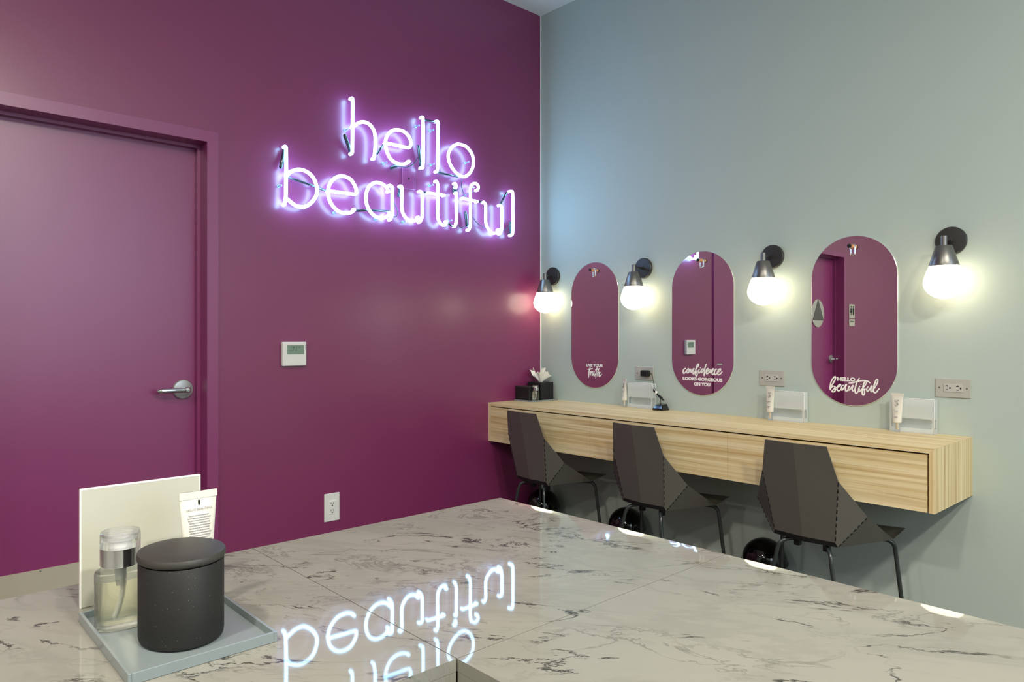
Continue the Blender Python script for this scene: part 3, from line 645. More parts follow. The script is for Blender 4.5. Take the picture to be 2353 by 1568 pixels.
def mirror(yc, label, lines, script, name2, hw):
    z0, z1, hwid = 0.9231, 1.6999, 0.1915
    t = thing('pill_mirror', label, 'mirror', (0, yc, z0), group='pill-shaped mirrors above the vanity')
    def outline(r, x):
        pts = []; zc1 = z1-hwid; zc0 = z0+hwid
        for k in range(33):
            a = pi*k/32; pts.append((x, yc + r*cos(a), zc1 + r*sin(a)))
        for k in range(33):
            a = pi + pi*k/32; pts.append((x, yc + r*cos(a), zc0 + r*sin(a)))
        return pts
    bm = bmesh.new()
    A = [bm.verts.new(p) for p in outline(hwid, -0.0005)]
    B = [bm.verts.new(p) for p in outline(hwid, -0.0045)]
    Cc = [bm.verts.new(p) for p in outline(hwid-0.0022, -0.006)]
    n = len(A)
    bm.faces.new(A).material_index = 1
    for R1, R2 in ((A, B), (B, Cc)):
        for i in range(n):
            bm.faces.new((R1[i], R1[(i+1) % n], R2[(i+1) % n], R2[i])).material_index = 1
    bm.faces.new(Cc[::-1]).material_index = 0
    mesh_obj('mirror_glass', bm, ['mirror', 'mirror_edge'], t)
    for body, yl, zb, w, h, slope in lines:
        m = face_matrix((-0.0062, yl, zb), (0, -1, 0), (0, 0, 1))
        text('printed_words', body, 0.02, 'white_vinyl', t, m, width=w, height=h, bold=0.045, space=1.0)
    ribbon('script_word', script, hw, t)
    # wooden peg with a metal loop near the top of the glass
    zc = 1.650
    lathe('wooden_peg', [(0.001, 0.0), (0.0085, 0.0), (0.0085, 0.030), (0.0070, 0.034), (0.001, 0.034)], 'pegwood', t, axis='x', center=(-0.0062, yc, zc), seg=24)
    lathe('peg_end', [(0.001, 0.0), (0.0088, 0.0), (0.0088, 0.006), (0.001, 0.007)], 'dark', t, axis='x', center=(-0.0402, yc, zc), seg=24)
    P = [(-0.0095, yc+0.009, zc+0.009)] + [(-0.0095, yc+0.0095, zc-0.004), (-0.0095, yc+0.0095, zc-0.030)] + \
        [(-0.0095, yc+0.0095*cos(a), zc-0.030-0.0095*sin(a)) for a in [pi*k/8 for k in range(1, 8)]] + \
        [(-0.0095, yc-0.0095, zc-0.030), (-0.0095, yc-0.0095, zc-0.004), (-0.0095, yc-0.009, zc+0.009), (-0.0095, yc, zc+0.0105), (-0.0095, yc+0.009, zc+0.009)]
    tube('metal_loop', P, 0.0022, 'chrome', t, sides=10)
    nest(t, 'peg_end', 'wooden_peg'); nest(t, 'metal_loop', 'wooden_peg')
    settle(t)
    return t
mirror(-0.4725, 'pill-shaped wall mirror lettered live your truth, nearest the room corner', [('LIVE YOUR', -0.4068, 1.0545, 0.137, 0.0185, 0)], TRUTH, 'truth', 0.0042)
mirror(-1.2315, 'middle pill-shaped wall mirror lettered confidence looks gorgeous on you', [('LOOKS GORGEOUS', -1.1123, 1.0015, 0.2426, 0.0185, 0), ('ON YOU', -1.1834, 0.9742, 0.1006, 0.0190, 0)], CONF, 'confidence', 0.0040)
mirror(-2.0190, 'pill-shaped wall mirror lettered hello beautiful, farthest from the room corner', [('HELLO', -1.9488, 1.0348, 0.0811, 0.0185, 0)], BEAU, 'beautiful', 0.0034)

# ------------------------------------------------------------------ sconces
def make_sconce(y, label, xa=-0.100):
    t = thing('wall_sconce', label, 'wall lamp', (0, y, 1.6355), group='black wall sconces between the mirrors')
    lathe('backplate', [(0.001, 0.0005), (0.057, 0.0005), (0.0585, 0.004), (0.0585, 0.014), (0.055, 0.018), (0.012, 0.020), (0.001, 0.020)], 'black_satin', t, axis='x', seg=48)
    tube('arm', [(-0.018, 0, 0), (xa, 0, 0)], 0.0055, 'black_satin', t)
    lathe('swivel_collar', [(0.001, 0), (0.010, 0), (0.010, 0.010), (0.001, 0.011)], 'black_satin', t, axis='x', center=(-0.019, 0, 0), seg=20)
    lathe('stem', [(0.001, 0.014), (0.0095, 0.014), (0.0120, 0.011), (0.0120, -0.030), (0.001, -0.030)], 'gunmetal', t, center=(xa, 0, 0), seg=24)
    lathe('cone_cap', [(0.001, -0.028), (0.029, -0.028), (0.0315, -0.031), (0.0545, -0.107), (0.0540, -0.110), (0.050, -0.110), (0.001, -0.100)], 'gunmetal', t, center=(xa, 0, 0), seg=48)
    prof = [(0.001, -0.104), (0.0520, -0.104), (0.0535, -0.110)]
    pts = [(0.0535, -0.110), (0.0655, -0.140), (0.0732, -0.166), (0.0740, -0.182), (0.0695, -0.200), (0.0590, -0.216), (0.0410, -0.231), (0.0200, -0.2405), (0.001, -0.2435)]
    Q = catmull([(r, 0, z) for r, z in pts], 5)
    prof += [(max(0.001, q.x), q.z) for q in Q[1:]]
    lathe('glass_shade', prof, 'opal', t, center=(xa, 0, 0), seg=48)
    return t
make_sconce(-0.1200, 'black wall sconce with glowing opal bulb, in the room corner', -0.080)
s0 = make_sconce(-0.8494, 'black wall sconce with glowing opal bulb, between first and second mirror')
for y, lab in ((-1.6346, 'black wall sconce with glowing opal bulb, between second and third mirror'), (-2.4156, 'black wall sconce with glowing opal bulb, rightmost and nearest the camera')):
    c = copy_tree(s0); c.location.y = y; c['label'] = lab

# ------------------------------------------------------------------ steel outlets above the vanity
def steel_outlet(y, z, label):
    t = thing('steel_outlet', label, 'outlet', (-0.0003, y, z), group='steel outlets above the vanity')
    bm = bmesh.new(); add_box(bm, (-0.006, -0.0645, -0.0395), (0, 0.0645, 0.0395))
    mesh_obj('cover_plate', bm, 'plate_steel', t, bevel=0.0022)
    bm = bmesh.new(); add_box(bm, (-0.0085, -0.0345, -0.0165), (-0.005, 0.0345, 0.0165))
    mesh_obj('socket_insert', bm, 'grey_plastic', t, bevel=0.001)
    bm = bmesh.new()
    for a in (-0.0195, 0.0195):
        slots(bm, -a, 0, 'x', 0.0006, rot=pi/2, y=-0.0085)
    mesh_obj('socket_holes', bm, 'dark', t)
    nest(t, 'socket_holes', 'socket_insert')
    for a in (-0.050, 0.050):
        lathe('screw', [(0.001, 0), (0.0034, 0.0), (0.003, 0.0012), (0.001, 0.0014)], 'gunmetal', t, axis='x', center=(-0.006, a, 0), seg=12)
    return t
o2 = steel_outlet(-0.852, 1.0285, 'steel outlet plate with a black charger plugged in')
for y, z, lab in ((-1.629, 1.034, 'steel horizontal outlet plate between second and third mirror, with empty sockets'), (-2.4216, 1.0262, 'steel horizontal outlet plate right of the third mirror, nearest the camera')):
    c = copy_tree(o2); c.location = (-0.0003, y, z); c['label'] = lab

# charger, cord and card reader
t = thing('power_adapter', 'black power adapter plugged into steel outlet above the vanity', 'charger', (-0.0095, -0.872, 1.030))
bm = bmesh.new(); add_box(bm, (-0.034, -0.025, -0.0175), (0, 0.022, 0.0175)); mesh_obj('adapter_body', bm, 'black_matte', t, bevel=0.005, seg=3)
tube('strain_relief', [(-0.02, -0.024, 0.002), (-0.02, -0.036, 0.001)], 0.0035, 'black_matte', t)
t = thing('charging_cord', 'thin black cord tied in a bundle with a white tie, hanging to the vanity', 'cable', (-0.03, -0.95, ZT))
P = [(-0.03, -0.908, 1.031), (-0.03, -0.922, 1.028), (-0.031, -0.932, 1.000), (-0.033, -0.942, 0.960), (-0.036, -0.954, 0.936), (-0.04, -0.963, 0.925)]
Q = [(-0.04, -0.963, 0.925), (-0.045, -0.985, 0.905), (-0.05, -0.996, 0.895), (-0.052, -0.999, 0.880), (-0.052, -1.000, 0.862)]
bm = bmesh.new(); add_tube(bm, catmull(P, 6), 0.0013, 8); add_tube(bm, catmull(Q, 6), 0.0018, 8)
mesh_obj('cord', bm, 'black_matte', t)
bm = bmesh.new()
for k in range(4):
    o = 0.004*k-0.006
    L0 = [(-0.036+o*0.4, -0.921, 0.951+o), (-0.040, -0.945, 0.935+o*0.8), (-0.042, -0.962, 0.920+o*0.3), (-0.044, -0.985, 0.905+o), (-0.046, -1.008, 0.893+o*1.2)]
    add_tube(bm, catmull(L0, 5), 0.0018, 8)
add_tube(bm, catmull([(-0.046, -1.008, 0.888), (-0.048, -1.018, 0.886), (-0.047, -1.008, 0.896)], 5), 0.0018, 8)
mesh_obj('cord_bundle', bm, 'black_matte', t)
tube('white_tie', [(-0.042, -0.957, 0.9145), (-0.042, -0.965, 0.933)], 0.0065, 'white_plastic', t)
settle(t)
t = thing('card_reader', 'small glossy black charging dock on the vanity below the cord', 'charging dock', (-0.055, -1.003, ZT))
bm = bmesh.new()
add_prism(bm, [(-0.036, 0.033, 0.0003), (0.030, 0.033, 0.0003), (0.030, -0.034, 0.0003), (-0.036, -0.034, 0.0003)], (0, 0, 0.012))
mesh_obj('base', bm, 'black_gloss', t, bevel=0.004, seg=3)
bm = bmesh.new()
v = [(-0.034, 0.031, 0.010), (0.029, 0.031, 0.010), (0.029, -0.032, 0.010), (-0.034, -0.032, 0.010), (-0.022, 0.022, 0.030), (0.024, 0.022, 0.036), (0.024, -0.024, 0.036), (-0.022, -0.024, 0.030)]
V = [bm.verts.new(p) for p in v]
for f in ((0, 1, 2, 3), (4, 5, 6, 7), (0, 1, 5, 4), (1, 2, 6, 5), (2, 3, 7, 6), (3, 0, 4, 7)): bm.faces.new([V[i] for i in f])
mesh_obj('cradle', bm, 'black_gloss', t, bevel=0.003, seg=3)
box('cable_plug', (-0.01, 0.034, 0.003), (0.004, 0.046, 0.012), 'black_matte', t, bevel=0.001)

# ------------------------------------------------------------------ cosmetic tubes
def make_tube(H=0.1665, wtop=0.025, rb=0.0165, backprint=False):
    """tube standing on its cap: local z up, wide crimp along local y"""
    t = thing('cosmetic_tube', 'x', 'cosmetic tube')
    lathe('cap', [(0.001, 0.0003), (0.0105, 0.0003), (0.0112, 0.003), (0.0108, 0.036), (0.001, 0.036)], 'clear_cap', t, seg=28)
    lathe('nozzle', [(0.001, 0.010), (0.004, 0.010), (0.0055, 0.026), (0.0075, 0.0385), (0.001, 0.0385)], 'chrome', t, seg=20)
    bm = bmesh.new(); seg = 32; rings = []
    z0, z1 = 0.0385, H-0.011
    prof = [(0.0, 0.62), (0.02, 0.95), (0.06, 1.0)] + [(k/10, 1.0) for k in range(1, 11)]
    for u, f in prof:
        z = z0+(z1-z0)*u
        a = (rb*(1-u) + wtop*u)*f; b = (rb*(1-u)**0.75 + 0.0012*u + 0.0)*f
        b = max(b, 0.0012)
        rings.append([bm.verts.new((b*sin(2*pi*k/seg), a*cos(2*pi*k/seg), z)) for k in range(seg)])
    rings.append([bm.verts.new((0.0011*sin(2*pi*k/seg), (wtop+0.0005)*cos(2*pi*k/seg), H)) for k in range(seg)])
    for i in range(len(rings)-1):
        for k in range(seg):
            f = bm.faces.new((rings[i][k], rings[i][(k+1) % seg], rings[i+1][(k+1) % seg], rings[i+1][k])); f.smooth = True
    bm.faces.new(rings[0][::-1]); bm.faces.new(rings[-1])
    mesh_obj('tube_body', bm, 'cream_tube', t)
    bm = bmesh.new()
    add_box(bm, (-0.0016, -wtop-0.0006, H-0.0105), (0.0016, wtop+0.0006, H))
    mesh_obj('crimped_end', bm, 'cream_tube', t, bevel=0.0004)
    def front_x(z):
        u = (z-z0)/(z1-z0); return -(rb*(1-u)**0.75 + 0.0012*u) - 0.0006
    if not backprint:
        # floral emblem and short lines of print
        bm = bmesh.new(); zc = H-0.043
        rnd = random.Random(4)
        for dy, dz, rr in ((0.003, 0.010, 0.0042), (-0.002, 0.001, 0.0030), (0.001, -0.008, 0.0042), (-0.006, 0.012, 0.0018), (-0.006, -0.004, 0.0022)):
            P = [(front_x(zc+dz)-0.0003, dy+rr*cos(a), zc+dz+rr*1.2*sin(a)) for a in [2*pi*j/10+rr*500 for j in range(9)]]
            add_tube(bm, P, 0.0006, 6)
        mesh_obj('floral_emblem', bm, 'ink', t)
        bm = bmesh.new()
        for z, w in ((H-0.075, 0.011), (H-0.081, 0.008), (H-0.098, 0.009), (H-0.103, 0.006)):
            add_box(bm, (front_x(z)-0.0006, -w, z), (front_x(z)+0.0006, w, z+0.0011))
        mesh_obj('printed_lines', bm, 'ink', t)
    else:
        box('crimp_mark', (front_x(H-0.016)-0.0010, -0.0011, H-0.0195), (front_x(H-0.016)+0.001, 0.0011, H-0.0125), 'dark', t)
        def mm(z, y): 
            xa, xb = front_x(z), front_x(z+0.004)
            return face_matrix((min(xa, xb)-0.0012, y, z), (0, -1, 0), (xb-xa, 0, 0.004))
        text('title_print', 'HELLO BEAUTIFUL', 0.004, 'ink', t, mm(H-0.0265, 0.0185), width=0.037, height=0.0032, extrude=0.0001)
        z = H-0.0340; rnd = random.Random(2)
        words = ['This lightweight cream melts into the skin', 'leaving it soft, smooth and radiant all day', 'a gentle formula made with botanical oils', 'and enriched with a blend of vitamins to', 'help calm and comfort while you glow', 'dermatologist tested and fragrance free']
        bm = bmesh.new()
        k = 0
        while z > H-0.100:
            if abs(z-(H-0.0715)) < 0.0022:
                z -= 0.0046; continue
            w = 0.0180-0.0045*(H-0.03-z)/0.07
            y = w*(1-rnd.random()*0.15); yend = -w*(1-rnd.random()*0.25)
            while y > yend:
                l = 0.0010+rnd.random()*0.0030
                fx = front_x(z)
                curve = 0.25*(front_x(z)+0.0012)*((y/0.02)**2)*-1
                add_box(bm, (fx-0.0004+curve, max(y-l, yend), z), (fx+0.0006+curve, y, z+0.0008))
                y -= l+0.0007
            z -= 0.0035
        o = mesh_obj('fine_print', bm, 'pale_ink', t)
        text('care_print', 'Crafted with Care.', 0.004, 'inkdark', t, mm(H-0.0715, 0.0105), width=0.021, height=0.0030, extrude=0.0001, bold=0.01)
    for c in ('floral_emblem', 'printed_lines', 'crimp_mark', 'title_print', 'fine_print', 'care_print'): nest(t, c, 'tube_body')
    nest(t, 'nozzle', 'cap')
    return t
M['clear_cap'] = glass_mat('clear_cap_plastic', (0.97, 1, 0.98, 1), 0.03, 1.45, 0.45)
tb = make_tube()
tb.location = (-0.066, -2.2285, ZT); tb.rotation_euler.z = radians(-8)
tb['label'] = 'cream cosmetic tube standing in front of the holder below the third mirror'; tb['group'] = 'cosmetic tubes on the vanity'
for x, y, rz, lab in ((-0.0620, -1.6505, -14, 'cream cosmetic tube standing on the vanity below the middle empty steel outlet'), (-0.0660, -0.756, -30, 'cream cosmetic tube standing on the vanity between first mirror and charging dock')):
    c = copy_tree(tb); c.location = (x, y, ZT); c.rotation_euler.z = radians(rz); c['label'] = lab
tt = make_tube(H=0.1665, wtop=0.0262, rb=0.0185, backprint=True)
tt.location = (-2.9710, -2.277, 0.8455); tt.rotation_euler = (0, 0, radians(90+1)); tt['label'] = 'white cosmetic tube with fine print standing on the marble counter tray'

# ------------------------------------------------------------------ acrylic holders
def make_holder():
    t = thing('acrylic_holder', 'x', 'holder', group='frosted acrylic holders on the vanity')
    W2, Hh, D = 0.087, 0.1455, 0.040
    # front plate with a rounded window, low side returns and a back plate
    def rounded(w, z0, z1, r, x, segs=5):
        pts = []
        for cx, cz, a0 in ((w-r, z1-r, 0), (-w+r, z1-r, pi/2), (-w+r, z0+r, pi), (w-r, z0+r, 3*pi/2)):
            for k in range(segs+1):
                a = a0+pi/2*k/segs; pts.append((x, cx+r*cos(a), cz+r*sin(a)))
        return pts
    def plate(name, x, th, z0, z1, window=None, m='frost'):
        bm = bmesh.new()
        out = rounded(W2, z0, z1, 0.003, x)
        if window is None:
            add_prism(bm, out, (th, 0, 0))
        else:
            wz0, wz1, ww = window
            inn = rounded(ww, wz0, wz1, 0.009, x)
            n = len(out)
            A = [bm.verts.new(p) for p in out]; B = [bm.verts.new(p) for p in inn]
            A2 = [bm.verts.new((p[0]+th, p[1], p[2])) for p in out]; B2 = [bm.verts.new((p[0]+th, p[1], p[2])) for p in inn]
            for i in range(n):
                j = (i+1) % n
                bm.faces.new((A[i], A[j], B[j], B[i])); bm.faces.new((A2[i], B2[i], B2[j], A2[j]))
                bm.faces.new((A[i], A2[i], A2[j], A[j])); bm.faces.new((B[i], B[j], B2[j], B2[i]))
        return mesh_obj(name, bm, m, t)
    plate('front_plate', -D/2, 0.0025, 0.0003, Hh, (0.021, 0.062, W2-0.008))
    plate('back_plate', D/2-0.0025, 0.0025, 0.0003, Hh-0.004)
    for s in (-1, 1):
        bm = bmesh.new()
        y0, y1 = sorted((s*W2, s*(W2-0.0025)))
        add_box(bm, (-D/2+0.0025, y0, 0.0003), (D/2-0.0025, y1, 0.021)); add_box(bm, (-D/2+0.0025, y0, 0.062), (D/2-0.0025, y1, Hh-0.001))
        add_box(bm, (D/2-0.010, y0, 0.021), (D/2-0.0025, y1, 0.062))
        mesh_obj('side_wall', bm, 'frost', t)
    box('bottom_plate', (-D/2+0.0025, -W2+0.0025, 0.0003), (D/2-0.0025, W2-0.0025, 0.0028), 'frost', t)
    bm = bmesh.new()
    add_tube(bm, [(-D/2-0.0002, W2, Hh), (-D/2-0.0002, -W2, Hh)], 0.0016, 8); add_tube(bm, [(-D/2-0.0002, -W2, Hh), (-D/2-0.0002, -W2, 0.001)], 0.0016, 8)
    mesh_obj('polished_edge', bm, 'frost_edge', t)
    return t
h0 = make_holder(); h0.location = (-0.030, -2.2787, ZT); h0['label'] = 'frosted acrylic holder on the vanity between third mirror and nearest outlet'
for y, w, lab in ((-1.7260, 1.0, 'frosted acrylic holder on the vanity just left of the third mirror'), (-0.8530, 1.0, 'frosted acrylic holder on the vanity beside the black charging dock')):
    c = copy_tree(h0); c.location = (-0.030, y, ZT); c['label'] = lab

# ------------------------------------------------------------------ corner tray with boxes
t = thing('vanity_tray', 'thin grey tray holding black boxes in the corner of the vanity', 'tray', (-0.133, -0.092, ZT))
box('tray_base', (-0.110, -0.083, 0.0003), (0.110, 0.083, 0.004), 'tray', t)
bm = bmesh.new()
for lo, hi in (((-0.113, -0.086, 0.0003), (-0.110, 0.086, 0.009)), ((0.110, -0.086, 0.0003), (0.113, 0.086, 0.009)), ((-0.110, -0.086, 0.0003), (0.110, -0.083, 0.009)), ((-0.110, 0.083, 0.0003), (0.110, 0.086, 0.009))): add_box(bm, lo, hi)
mesh_obj('tray_rim', bm, 'tray', t)
t = thing('tissue_box', 'black cube tissue box with a white tissue, in the vanity corner', 'tissue box', (-0.087, -0.086, ZT+0.0045))
bm = bmesh.new(); add_box(bm, (-0.058, -0.060, 0), (0.058, 0.060, 0.112)); mesh_obj('box_cover', bm, 'black_matte', t, bevel=0.002)
box('top_slot', (-0.030, -0.012, 0.1121), (0.030, 0.012, 0.1126), 'dark', t)
rnd = random.Random(11)
bm = bmesh.new(); rows = 8; cols = 44; V = []
for i in range(rows+1):
    u = i/rows; ring = []
    for k in range(cols):
        a = 2*pi*k/cols
        fold = 1+0.34*u*sin(5*a+1.2)+0.16*u*sin(11*a+0.4)+0.08*u*sin(17*a)
        rx = (0.010+0.030*u**0.8)*fold; ry = (0.012+0.050*u**0.9)*fold
        z = 0.1127+u*0.066+0.016*u*sin(3*a+2)+0.014*u*sin(8*a+0.6)*u
        ring.append(bm.verts.new((rx*cos(a)+0.003, ry*sin(a)+0.010*u, z)))
    V.append(ring)
for i in range(rows):
    for k in range(cols): bm.faces.new((V[i][k], V[i][(k+1) % cols], V[i+1][(k+1) % cols], V[i+1][k]))
for k in range(3):
    a = k*2.1
    P = [bm.verts.new((0.012*cos(a), 0.014*sin(a)+0.004, 0.115)), bm.verts.new((0.010*cos(a+1.2), 0.016*sin(a+1.2)+0.004, 0.115)), bm.verts.new((0.016*cos(a+0.9)+0.004, 0.032*sin(a+0.9)+0.006, 0.170+0.006*k)), bm.verts.new((0.020*cos(a+0.1), 0.030*sin(a+0.1)+0.004, 0.176-0.005*k))]
    bm.faces.new(P)
o = mesh_obj('tissue', bm, 'tissue', t); md = o.modifiers.new('s', 'SOLIDIFY'); md.thickness = 0.0006
t = thing('storage_box', 'low black lidded box on the vanity tray beside the tissue box', 'box', (-0.1950, -0.069, ZT+0.0045))
bm = bmesh.new(); add_box(bm, (-0.042, -0.066, 0), (0.042, 0.060, 0.088)); mesh_obj('box_body', bm, 'black_matte', t, bevel=0.003)
bm = bmesh.new(); add_box(bm, (-0.0435, -0.0675, 0.082), (0.0435, 0.0615, 0.0895)); mesh_obj('box_lid', bm, 'black_satin', t, bevel=0.002)

# pump bottle (shared design of the small and the large one)
def make_bottle(sc, name, label, liquid_level, cat='bottle', frontmat='clear'):
    t = thing(name, label, cat)
    W2, D2, Hb = 0.0310*sc, 0.0215*sc, 0.0790*sc
    z0 = 0.0004
    prof = [(0.001, z0), (0.90, z0), (0.985, 0.003*sc), (1.0, 0.007*sc), (1.0, Hb-0.006*sc), (0.97, Hb-0.002*sc), (0.86, Hb), (0.45, Hb+0.001*sc), (0.40, Hb+0.004*sc), (0.001, Hb+0.004*sc)]
    lathe('bottle_body', prof, frontmat, t, sx=W2, sy=D2, seg=56, power=2.6)
    li = 0.90
    lathe('liquid', [(0.001, 0.009*sc), (li*0.93, 0.009*sc), (li, 0.012*sc), (li, liquid_level*sc), (0.001, liquid_level*sc)], 'liquid', t, sx=W2, sy=D2, seg=48, power=2.6)
    R = 0.0225*sc
    lathe('pump_collar', [(0.001, Hb+0.0045*sc), (R, Hb+0.0045*sc), (R, Hb+0.0285*sc), (0.001, Hb+0.0285*sc)], 'chrome', t, seg=48)
    lathe('pump_head', [(0.001, Hb+0.0286*sc), (0.010*sc, Hb+0.0286*sc), (0.010*sc, Hb+0.036*sc), (0.014*sc, Hb+0.038*sc), (0.014*sc, Hb+0.042*sc), (0.001, Hb+0.043*sc)], 'white_plastic', t, seg=32)
    Rc = 0.0245*sc
    lathe('clear_cap', [(0.95, Hb+0.006*sc), (1.0, Hb+0.006*sc), (1.0, Hb+0.046*sc), (0.96, Hb+0.0495*sc), (0.001, Hb+0.050*sc), (0.001, Hb+0.0485*sc), (0.93, Hb+0.048*sc), (0.95, Hb+0.045*sc)], 'clear', t, sx=Rc, sy=Rc, seg=48)
    tube('dip_tube', catmull([(0.001, 0, Hb+0.002*sc), (0.002*sc, 0, Hb*0.7), (-0.001*sc, 0, Hb*0.45), (-0.008*sc, 0, 0.014*sc)], 6), 0.0030*sc, 'dip_tube', t)
    lathe('dip_tube_fitting', [(0.001, Hb-0.022*sc), (0.0055*sc, Hb-0.022*sc), (0.0075*sc, Hb-0.001*sc), (0.001, Hb-0.001*sc)], 'dip_tube', t, seg=24)
    nest(t, 'pump_head', 'pump_collar'); nest(t, 'dip_tube_fitting', 'dip_tube')
    return t
M['dip_tube'] = mat('milky_plastic', srgb(226, 230, 226), 0.2, alpha=0.75)
b = make_bottle(1.0, 'pump_bottle', 'clear pump bottle of pale yellow liquid beside the charcoal canister', 0.066)
b.location = (-3.0740, -2.2810, 0.8455); b.rotation_euler.z = radians(-6)
b = make_bottle(0.78, 'small_pump_bottle', 'small clear dispenser bottle in front of black boxes on vanity tray', 0.050)
b.location = (-0.2020, -0.1585, ZT+0.0045)

# ------------------------------------------------------------------ foreground tray, card, canister
TX0, TX1, TY0, TY1 = -3.1108, -2.9352, -2.4640, -2.2180
t = thing('counter_tray', 'grey lacquered rectangular tray on the marble counter', 'tray', ((TX0+TX1)/2, (TY0+TY1)/2, ZM))
box('tray_base', (TX0+0.003, TY0+0.003, ZM+0.0003), (TX1-0.003, TY1-0.003, ZM+0.004), 'tray', t)
bm = bmesh.new()
for lo, hi in (((TX0, TY0), (TX0+0.004, TY1)), ((TX1-0.004, TY0), (TX1, TY1)), ((TX0+0.004, TY0), (TX1-0.004, TY0+0.004)), ((TX0+0.004, TY1-0.004), (TX1-0.004, TY1))):
    add_box(bm, (lo[0], lo[1], ZM+0.0003), (hi[0], hi[1], ZM+0.0135))
mesh_obj('tray_rim', bm, 'tray', t, bevel=0.0005)
settle(t)
t = thing('display_board', 'blank cream display board standing behind the tray on the marble counter', 'display board', (-3.0142, -2.165, ZM))
bm = bmesh.new(); add_box(bm, (-0.0829, 0.0, 0.0004), (0.0829, 0.006, 0.1722)); mesh_obj('board_face', bm, 'board', t, bevel=0.0008)
bm = bmesh.new()
for lo, hi in (((-0.0845, -0.0004, 0.0004), (-0.0829, 0.0066, 0.1738)), ((0.0829, -0.0004, 0.0004), (0.0845, 0.0066, 0.1738)), ((-0.0829, -0.0004, 0.1722), (0.0829, 0.0066, 0.1738))): add_box(bm, lo, hi)
mesh_obj('board_rim', bm, 'board_edge', t)
box('easel_foot', (-0.05, 0.0066, 0.0004), (0.05, 0.045, 0.004), 'board', t)
speckle(M['canister'])
t = thing('stone_canister', 'charcoal speckled stone canister with lid on the grey tray', 'canister', (-3.0232, -2.3696, ZM+0.0045))
lathe('canister_body', [(0.001, 0.0), (0.91, 0.0), (0.97, 0.003), (0.985, 0.008), (0.985, 0.100), (0.97, 0.1012), (0.90, 0.1015), (0.001, 0.1015)], 'canister', t, sx=0.0515, sy=0.0596, seg=72)
lathe('canister_lid', [(0.001, 0.1018), (0.95, 0.1018), (1.01, 0.1035), (1.035, 0.106), (1.035, 0.1095), (1.01, 0.1125), (0.96, 0.1135), (0.5, 0.1138), (0.001, 0.1138)], 'canister_lid', t, sx=0.0510, sy=0.0590, seg=72)

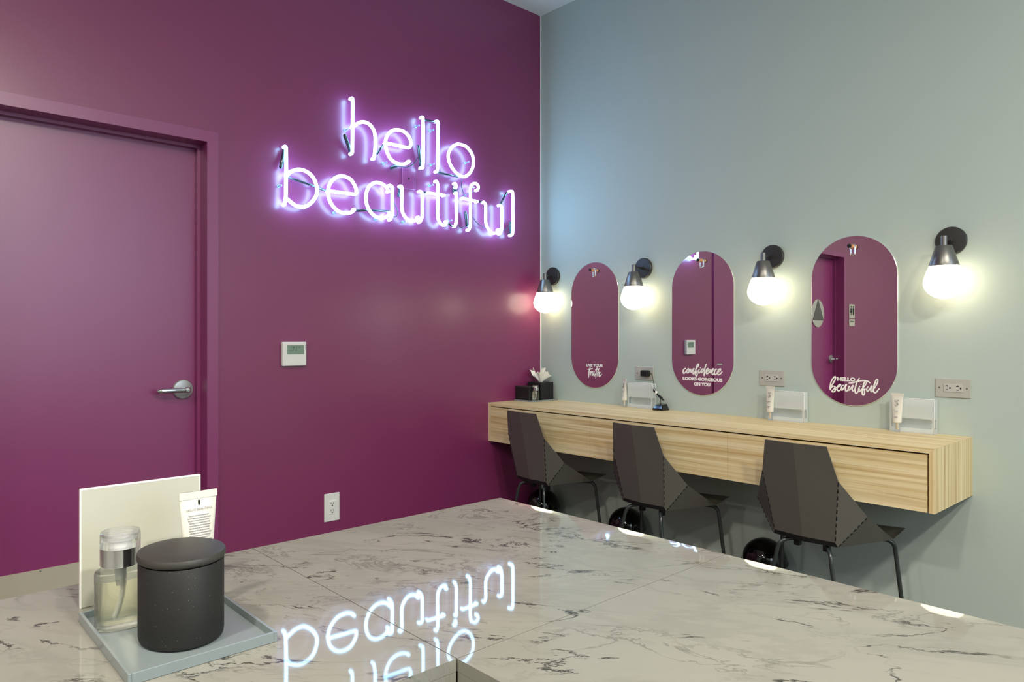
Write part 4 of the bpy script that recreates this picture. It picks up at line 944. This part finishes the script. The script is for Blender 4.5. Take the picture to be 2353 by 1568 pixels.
# ------------------------------------------------------------------ chairs
def make_chair():
    t = thing('folded_steel_chair', 'x', 'chair', group='black faceted chairs at the vanity')
    # local frame: +x forward (towards the desk), +y left
    TOPv = (-0.220, 0.134, 0.800); MID = (-0.187, 0.165, 0.662); BOT = (-0.142, 0.131, 0.402)
    LIP = (-0.136, 0.140, 0.384); TIP = (-0.100, 0.2415, 0.520); SF = (0.095, 0.262, 0.400); NOSE = (0.215, 0.262, 0.425)
    K = 0.97
    sc = lambda p: (p[0]*K, p[1]*K, 1.236-(1.236-p[2])*K)
    TOPv, MID, BOT, LIP, TIP, SF, NOSE = [sc(p) for p in (TOPv, MID, BOT, LIP, TIP, SF, NOSE)]
    m = lambda p: (p[0], -p[1], p[2])
    th = 0.003
    def panel(name, polys, mname='black_chair', solid=True):
        bm = bmesh.new(); cache = {}
        for poly in polys:
            vs = []
            for p in poly:
                key = tuple(round(c, 5) for c in p)
                if key not in cache: cache[key] = bm.verts.new(p)
                vs.append(cache[key])
            bm.faces.new(vs)
        o = mesh_obj(name, bm, mname, t)
        md = o.modifiers.new('thickness', 'SOLIDIFY'); md.thickness = th; md.offset = 0
        return o
    ct = sc((-0.232, 0.0, 0.800)); cb = sc((-0.156, 0.0, 0.402)); cm = sc((-0.205, 0.0, 0.662))
    panel('backrest', [[ct, TOPv, MID, cm], [cm, MID, BOT, cb], [ct, cm, m(MID), m(TOPv)], [cm, cb, m(BOT), m(MID)]])
    cl = sc((-0.150, 0.0, 0.381))
    panel('rear_fold', [[BOT, cb, cl, LIP], [m(BOT), m(LIP), cl, cb]], 'black_matte')
    for s in (1, -1):
        f = (lambda p: p) if s == 1 else m
        panel('side_wing', [[f(MID), f(TIP), f(BOT)], [f(TIP), f(LIP), f(BOT)]])
        panel('arm_flap', [[f(TIP), f(SF), f(LIP)]])
    panel('seat', [[LIP, SF, NOSE, sc((0.215, 0, 0.405)), sc((-0.14, 0, 0.378))], [m(LIP), sc((-0.14, 0, 0.378)), sc((0.215, 0, 0.405)), m(NOSE), m(SF)]])
    # perforated fold lines along the wing creases
    for s in (1, -1):
        bm = bmesh.new()
        f = (lambda p: Vector(p)) if s == 1 else (lambda p: Vector(m(p)))
        for a, b, n in ((MID, BOT, 9), (TIP, LIP, 8)):
            a, b = f(a), f(b); d = (b-a)
            for k in range(n):
                t0 = a+d*((k+0.15)/n); t1 = a+d*((k+0.70)/n)
                off = Vector((-0.0006, 0.0012*s, 0.0))
                add_tube(bm, [t0+off, t1+off], 0.0024, 6)
        fs = mesh_obj('fold_slots', bm, 'dark', t); fs['kind'] = 'stuff'
    # bent rod legs
    r = 0.0085
    def leg(pts, s):
        o = tube('leg', catmull([sc(p) if p[2] > 0.3 else p for p in pts], 5), r, 'leg_black', t, sides=12)
        lathe('glide', [(0.001, 0.0), (0.011, 0.0), (0.011, 0.006), (0.001, 0.012)], 'black_matte', o, center=(pts[-1][0], pts[-1][1], 0), seg=16)
    for s in (1, -1):
        leg([(-0.060, s*0.050, 0.368), (-0.095, s*0.072, 0.369), (-0.128, s*0.098, 0.362), (-0.145, s*0.115, 0.335), (-0.150, s*0.125, 0.29), (-0.158, s*0.165, 0.14), (-0.165, s*0.212, 0.005)], s)
        leg([(0.060, s*0.120, 0.378), (0.100, s*0.190, 0.386), (0.122, s*0.232, 0.384), (0.134, s*0.250, 0.362), (0.140, s*0.254, 0.32), (0.152, s*0.262, 0.16), (0.165, s*0.272, 0.005)], s)
        box('leg_bracket', (-0.085, s*0.062-0.012, 0.364), (-0.060, s*0.062+0.012, 0.394), 'black_matte', t, bevel=0.003)
    tube('cross_rod', [sc((-0.060, 0.050, 0.368)), sc((0.060, 0.120, 0.378))], 0.007, 'leg_black', t)
    tube('cross_rod', [sc((-0.060, -0.050, 0.368)), sc((0.060, -0.120, 0.378))], 0.007, 'leg_black', t)
    return t
M['leg_black'] = mat('black_tube_metal', srgb(44, 50, 48), 0.25, spec=0.7)
ch = make_chair()
ch.location = (-0.3628, -2.0307, 0); ch.rotation_euler.z = -0.045; ch['label'] = 'black faceted metal chair nearest the open end of the vanity'
for x, y, rz, lab in ((-0.3687, -1.2305, -0.062, 'middle black faceted metal chair, in front of the centre drawer'), (-0.3687, -0.4448, -0.075, 'black faceted metal chair nearest the purple wall')):
    c = copy_tree(ch); c.location = (x, y, 0); c.rotation_euler.z = rz; c['label'] = lab

# ------------------------------------------------------------------ dome bins under the vanity
def make_bin():
    t = thing('dome_bin', 'x', 'waste bin', group='small glossy black bins under the vanity')
    lathe('bin_body', [(0.001, 0.0004), (0.085, 0.0004), (0.092, 0.006), (0.100, 0.150), (0.001, 0.150)], 'black_gloss', t, seg=56)
    prof = [(0.001, 0.1505), (0.109, 0.1505), (0.111, 0.156), (0.109, 0.163), (0.104, 0.166)]
    for k in range(1, 14):
        a = pi/2*k/14; prof.append((0.104*cos(a), 0.166+0.104*sin(a)))
    prof.append((0.001, 0.270))
    lathe('dome_lid', prof, 'black_gloss', t, seg=56)
    return t
b0 = make_bin(); b0.location = (-0.130, -1.6560, 0); b0['label'] = 'glossy black dome-lidded bin on the floor behind the nearest chair'
for y, lab in ((-0.8220, 'glossy black dome-lidded bin on the floor behind the middle chair'), (-0.1500, 'glossy black dome-lidded bin in the floor corner by purple wall')):
    c = copy_tree(b0); c.location.y = y; c['label'] = lab
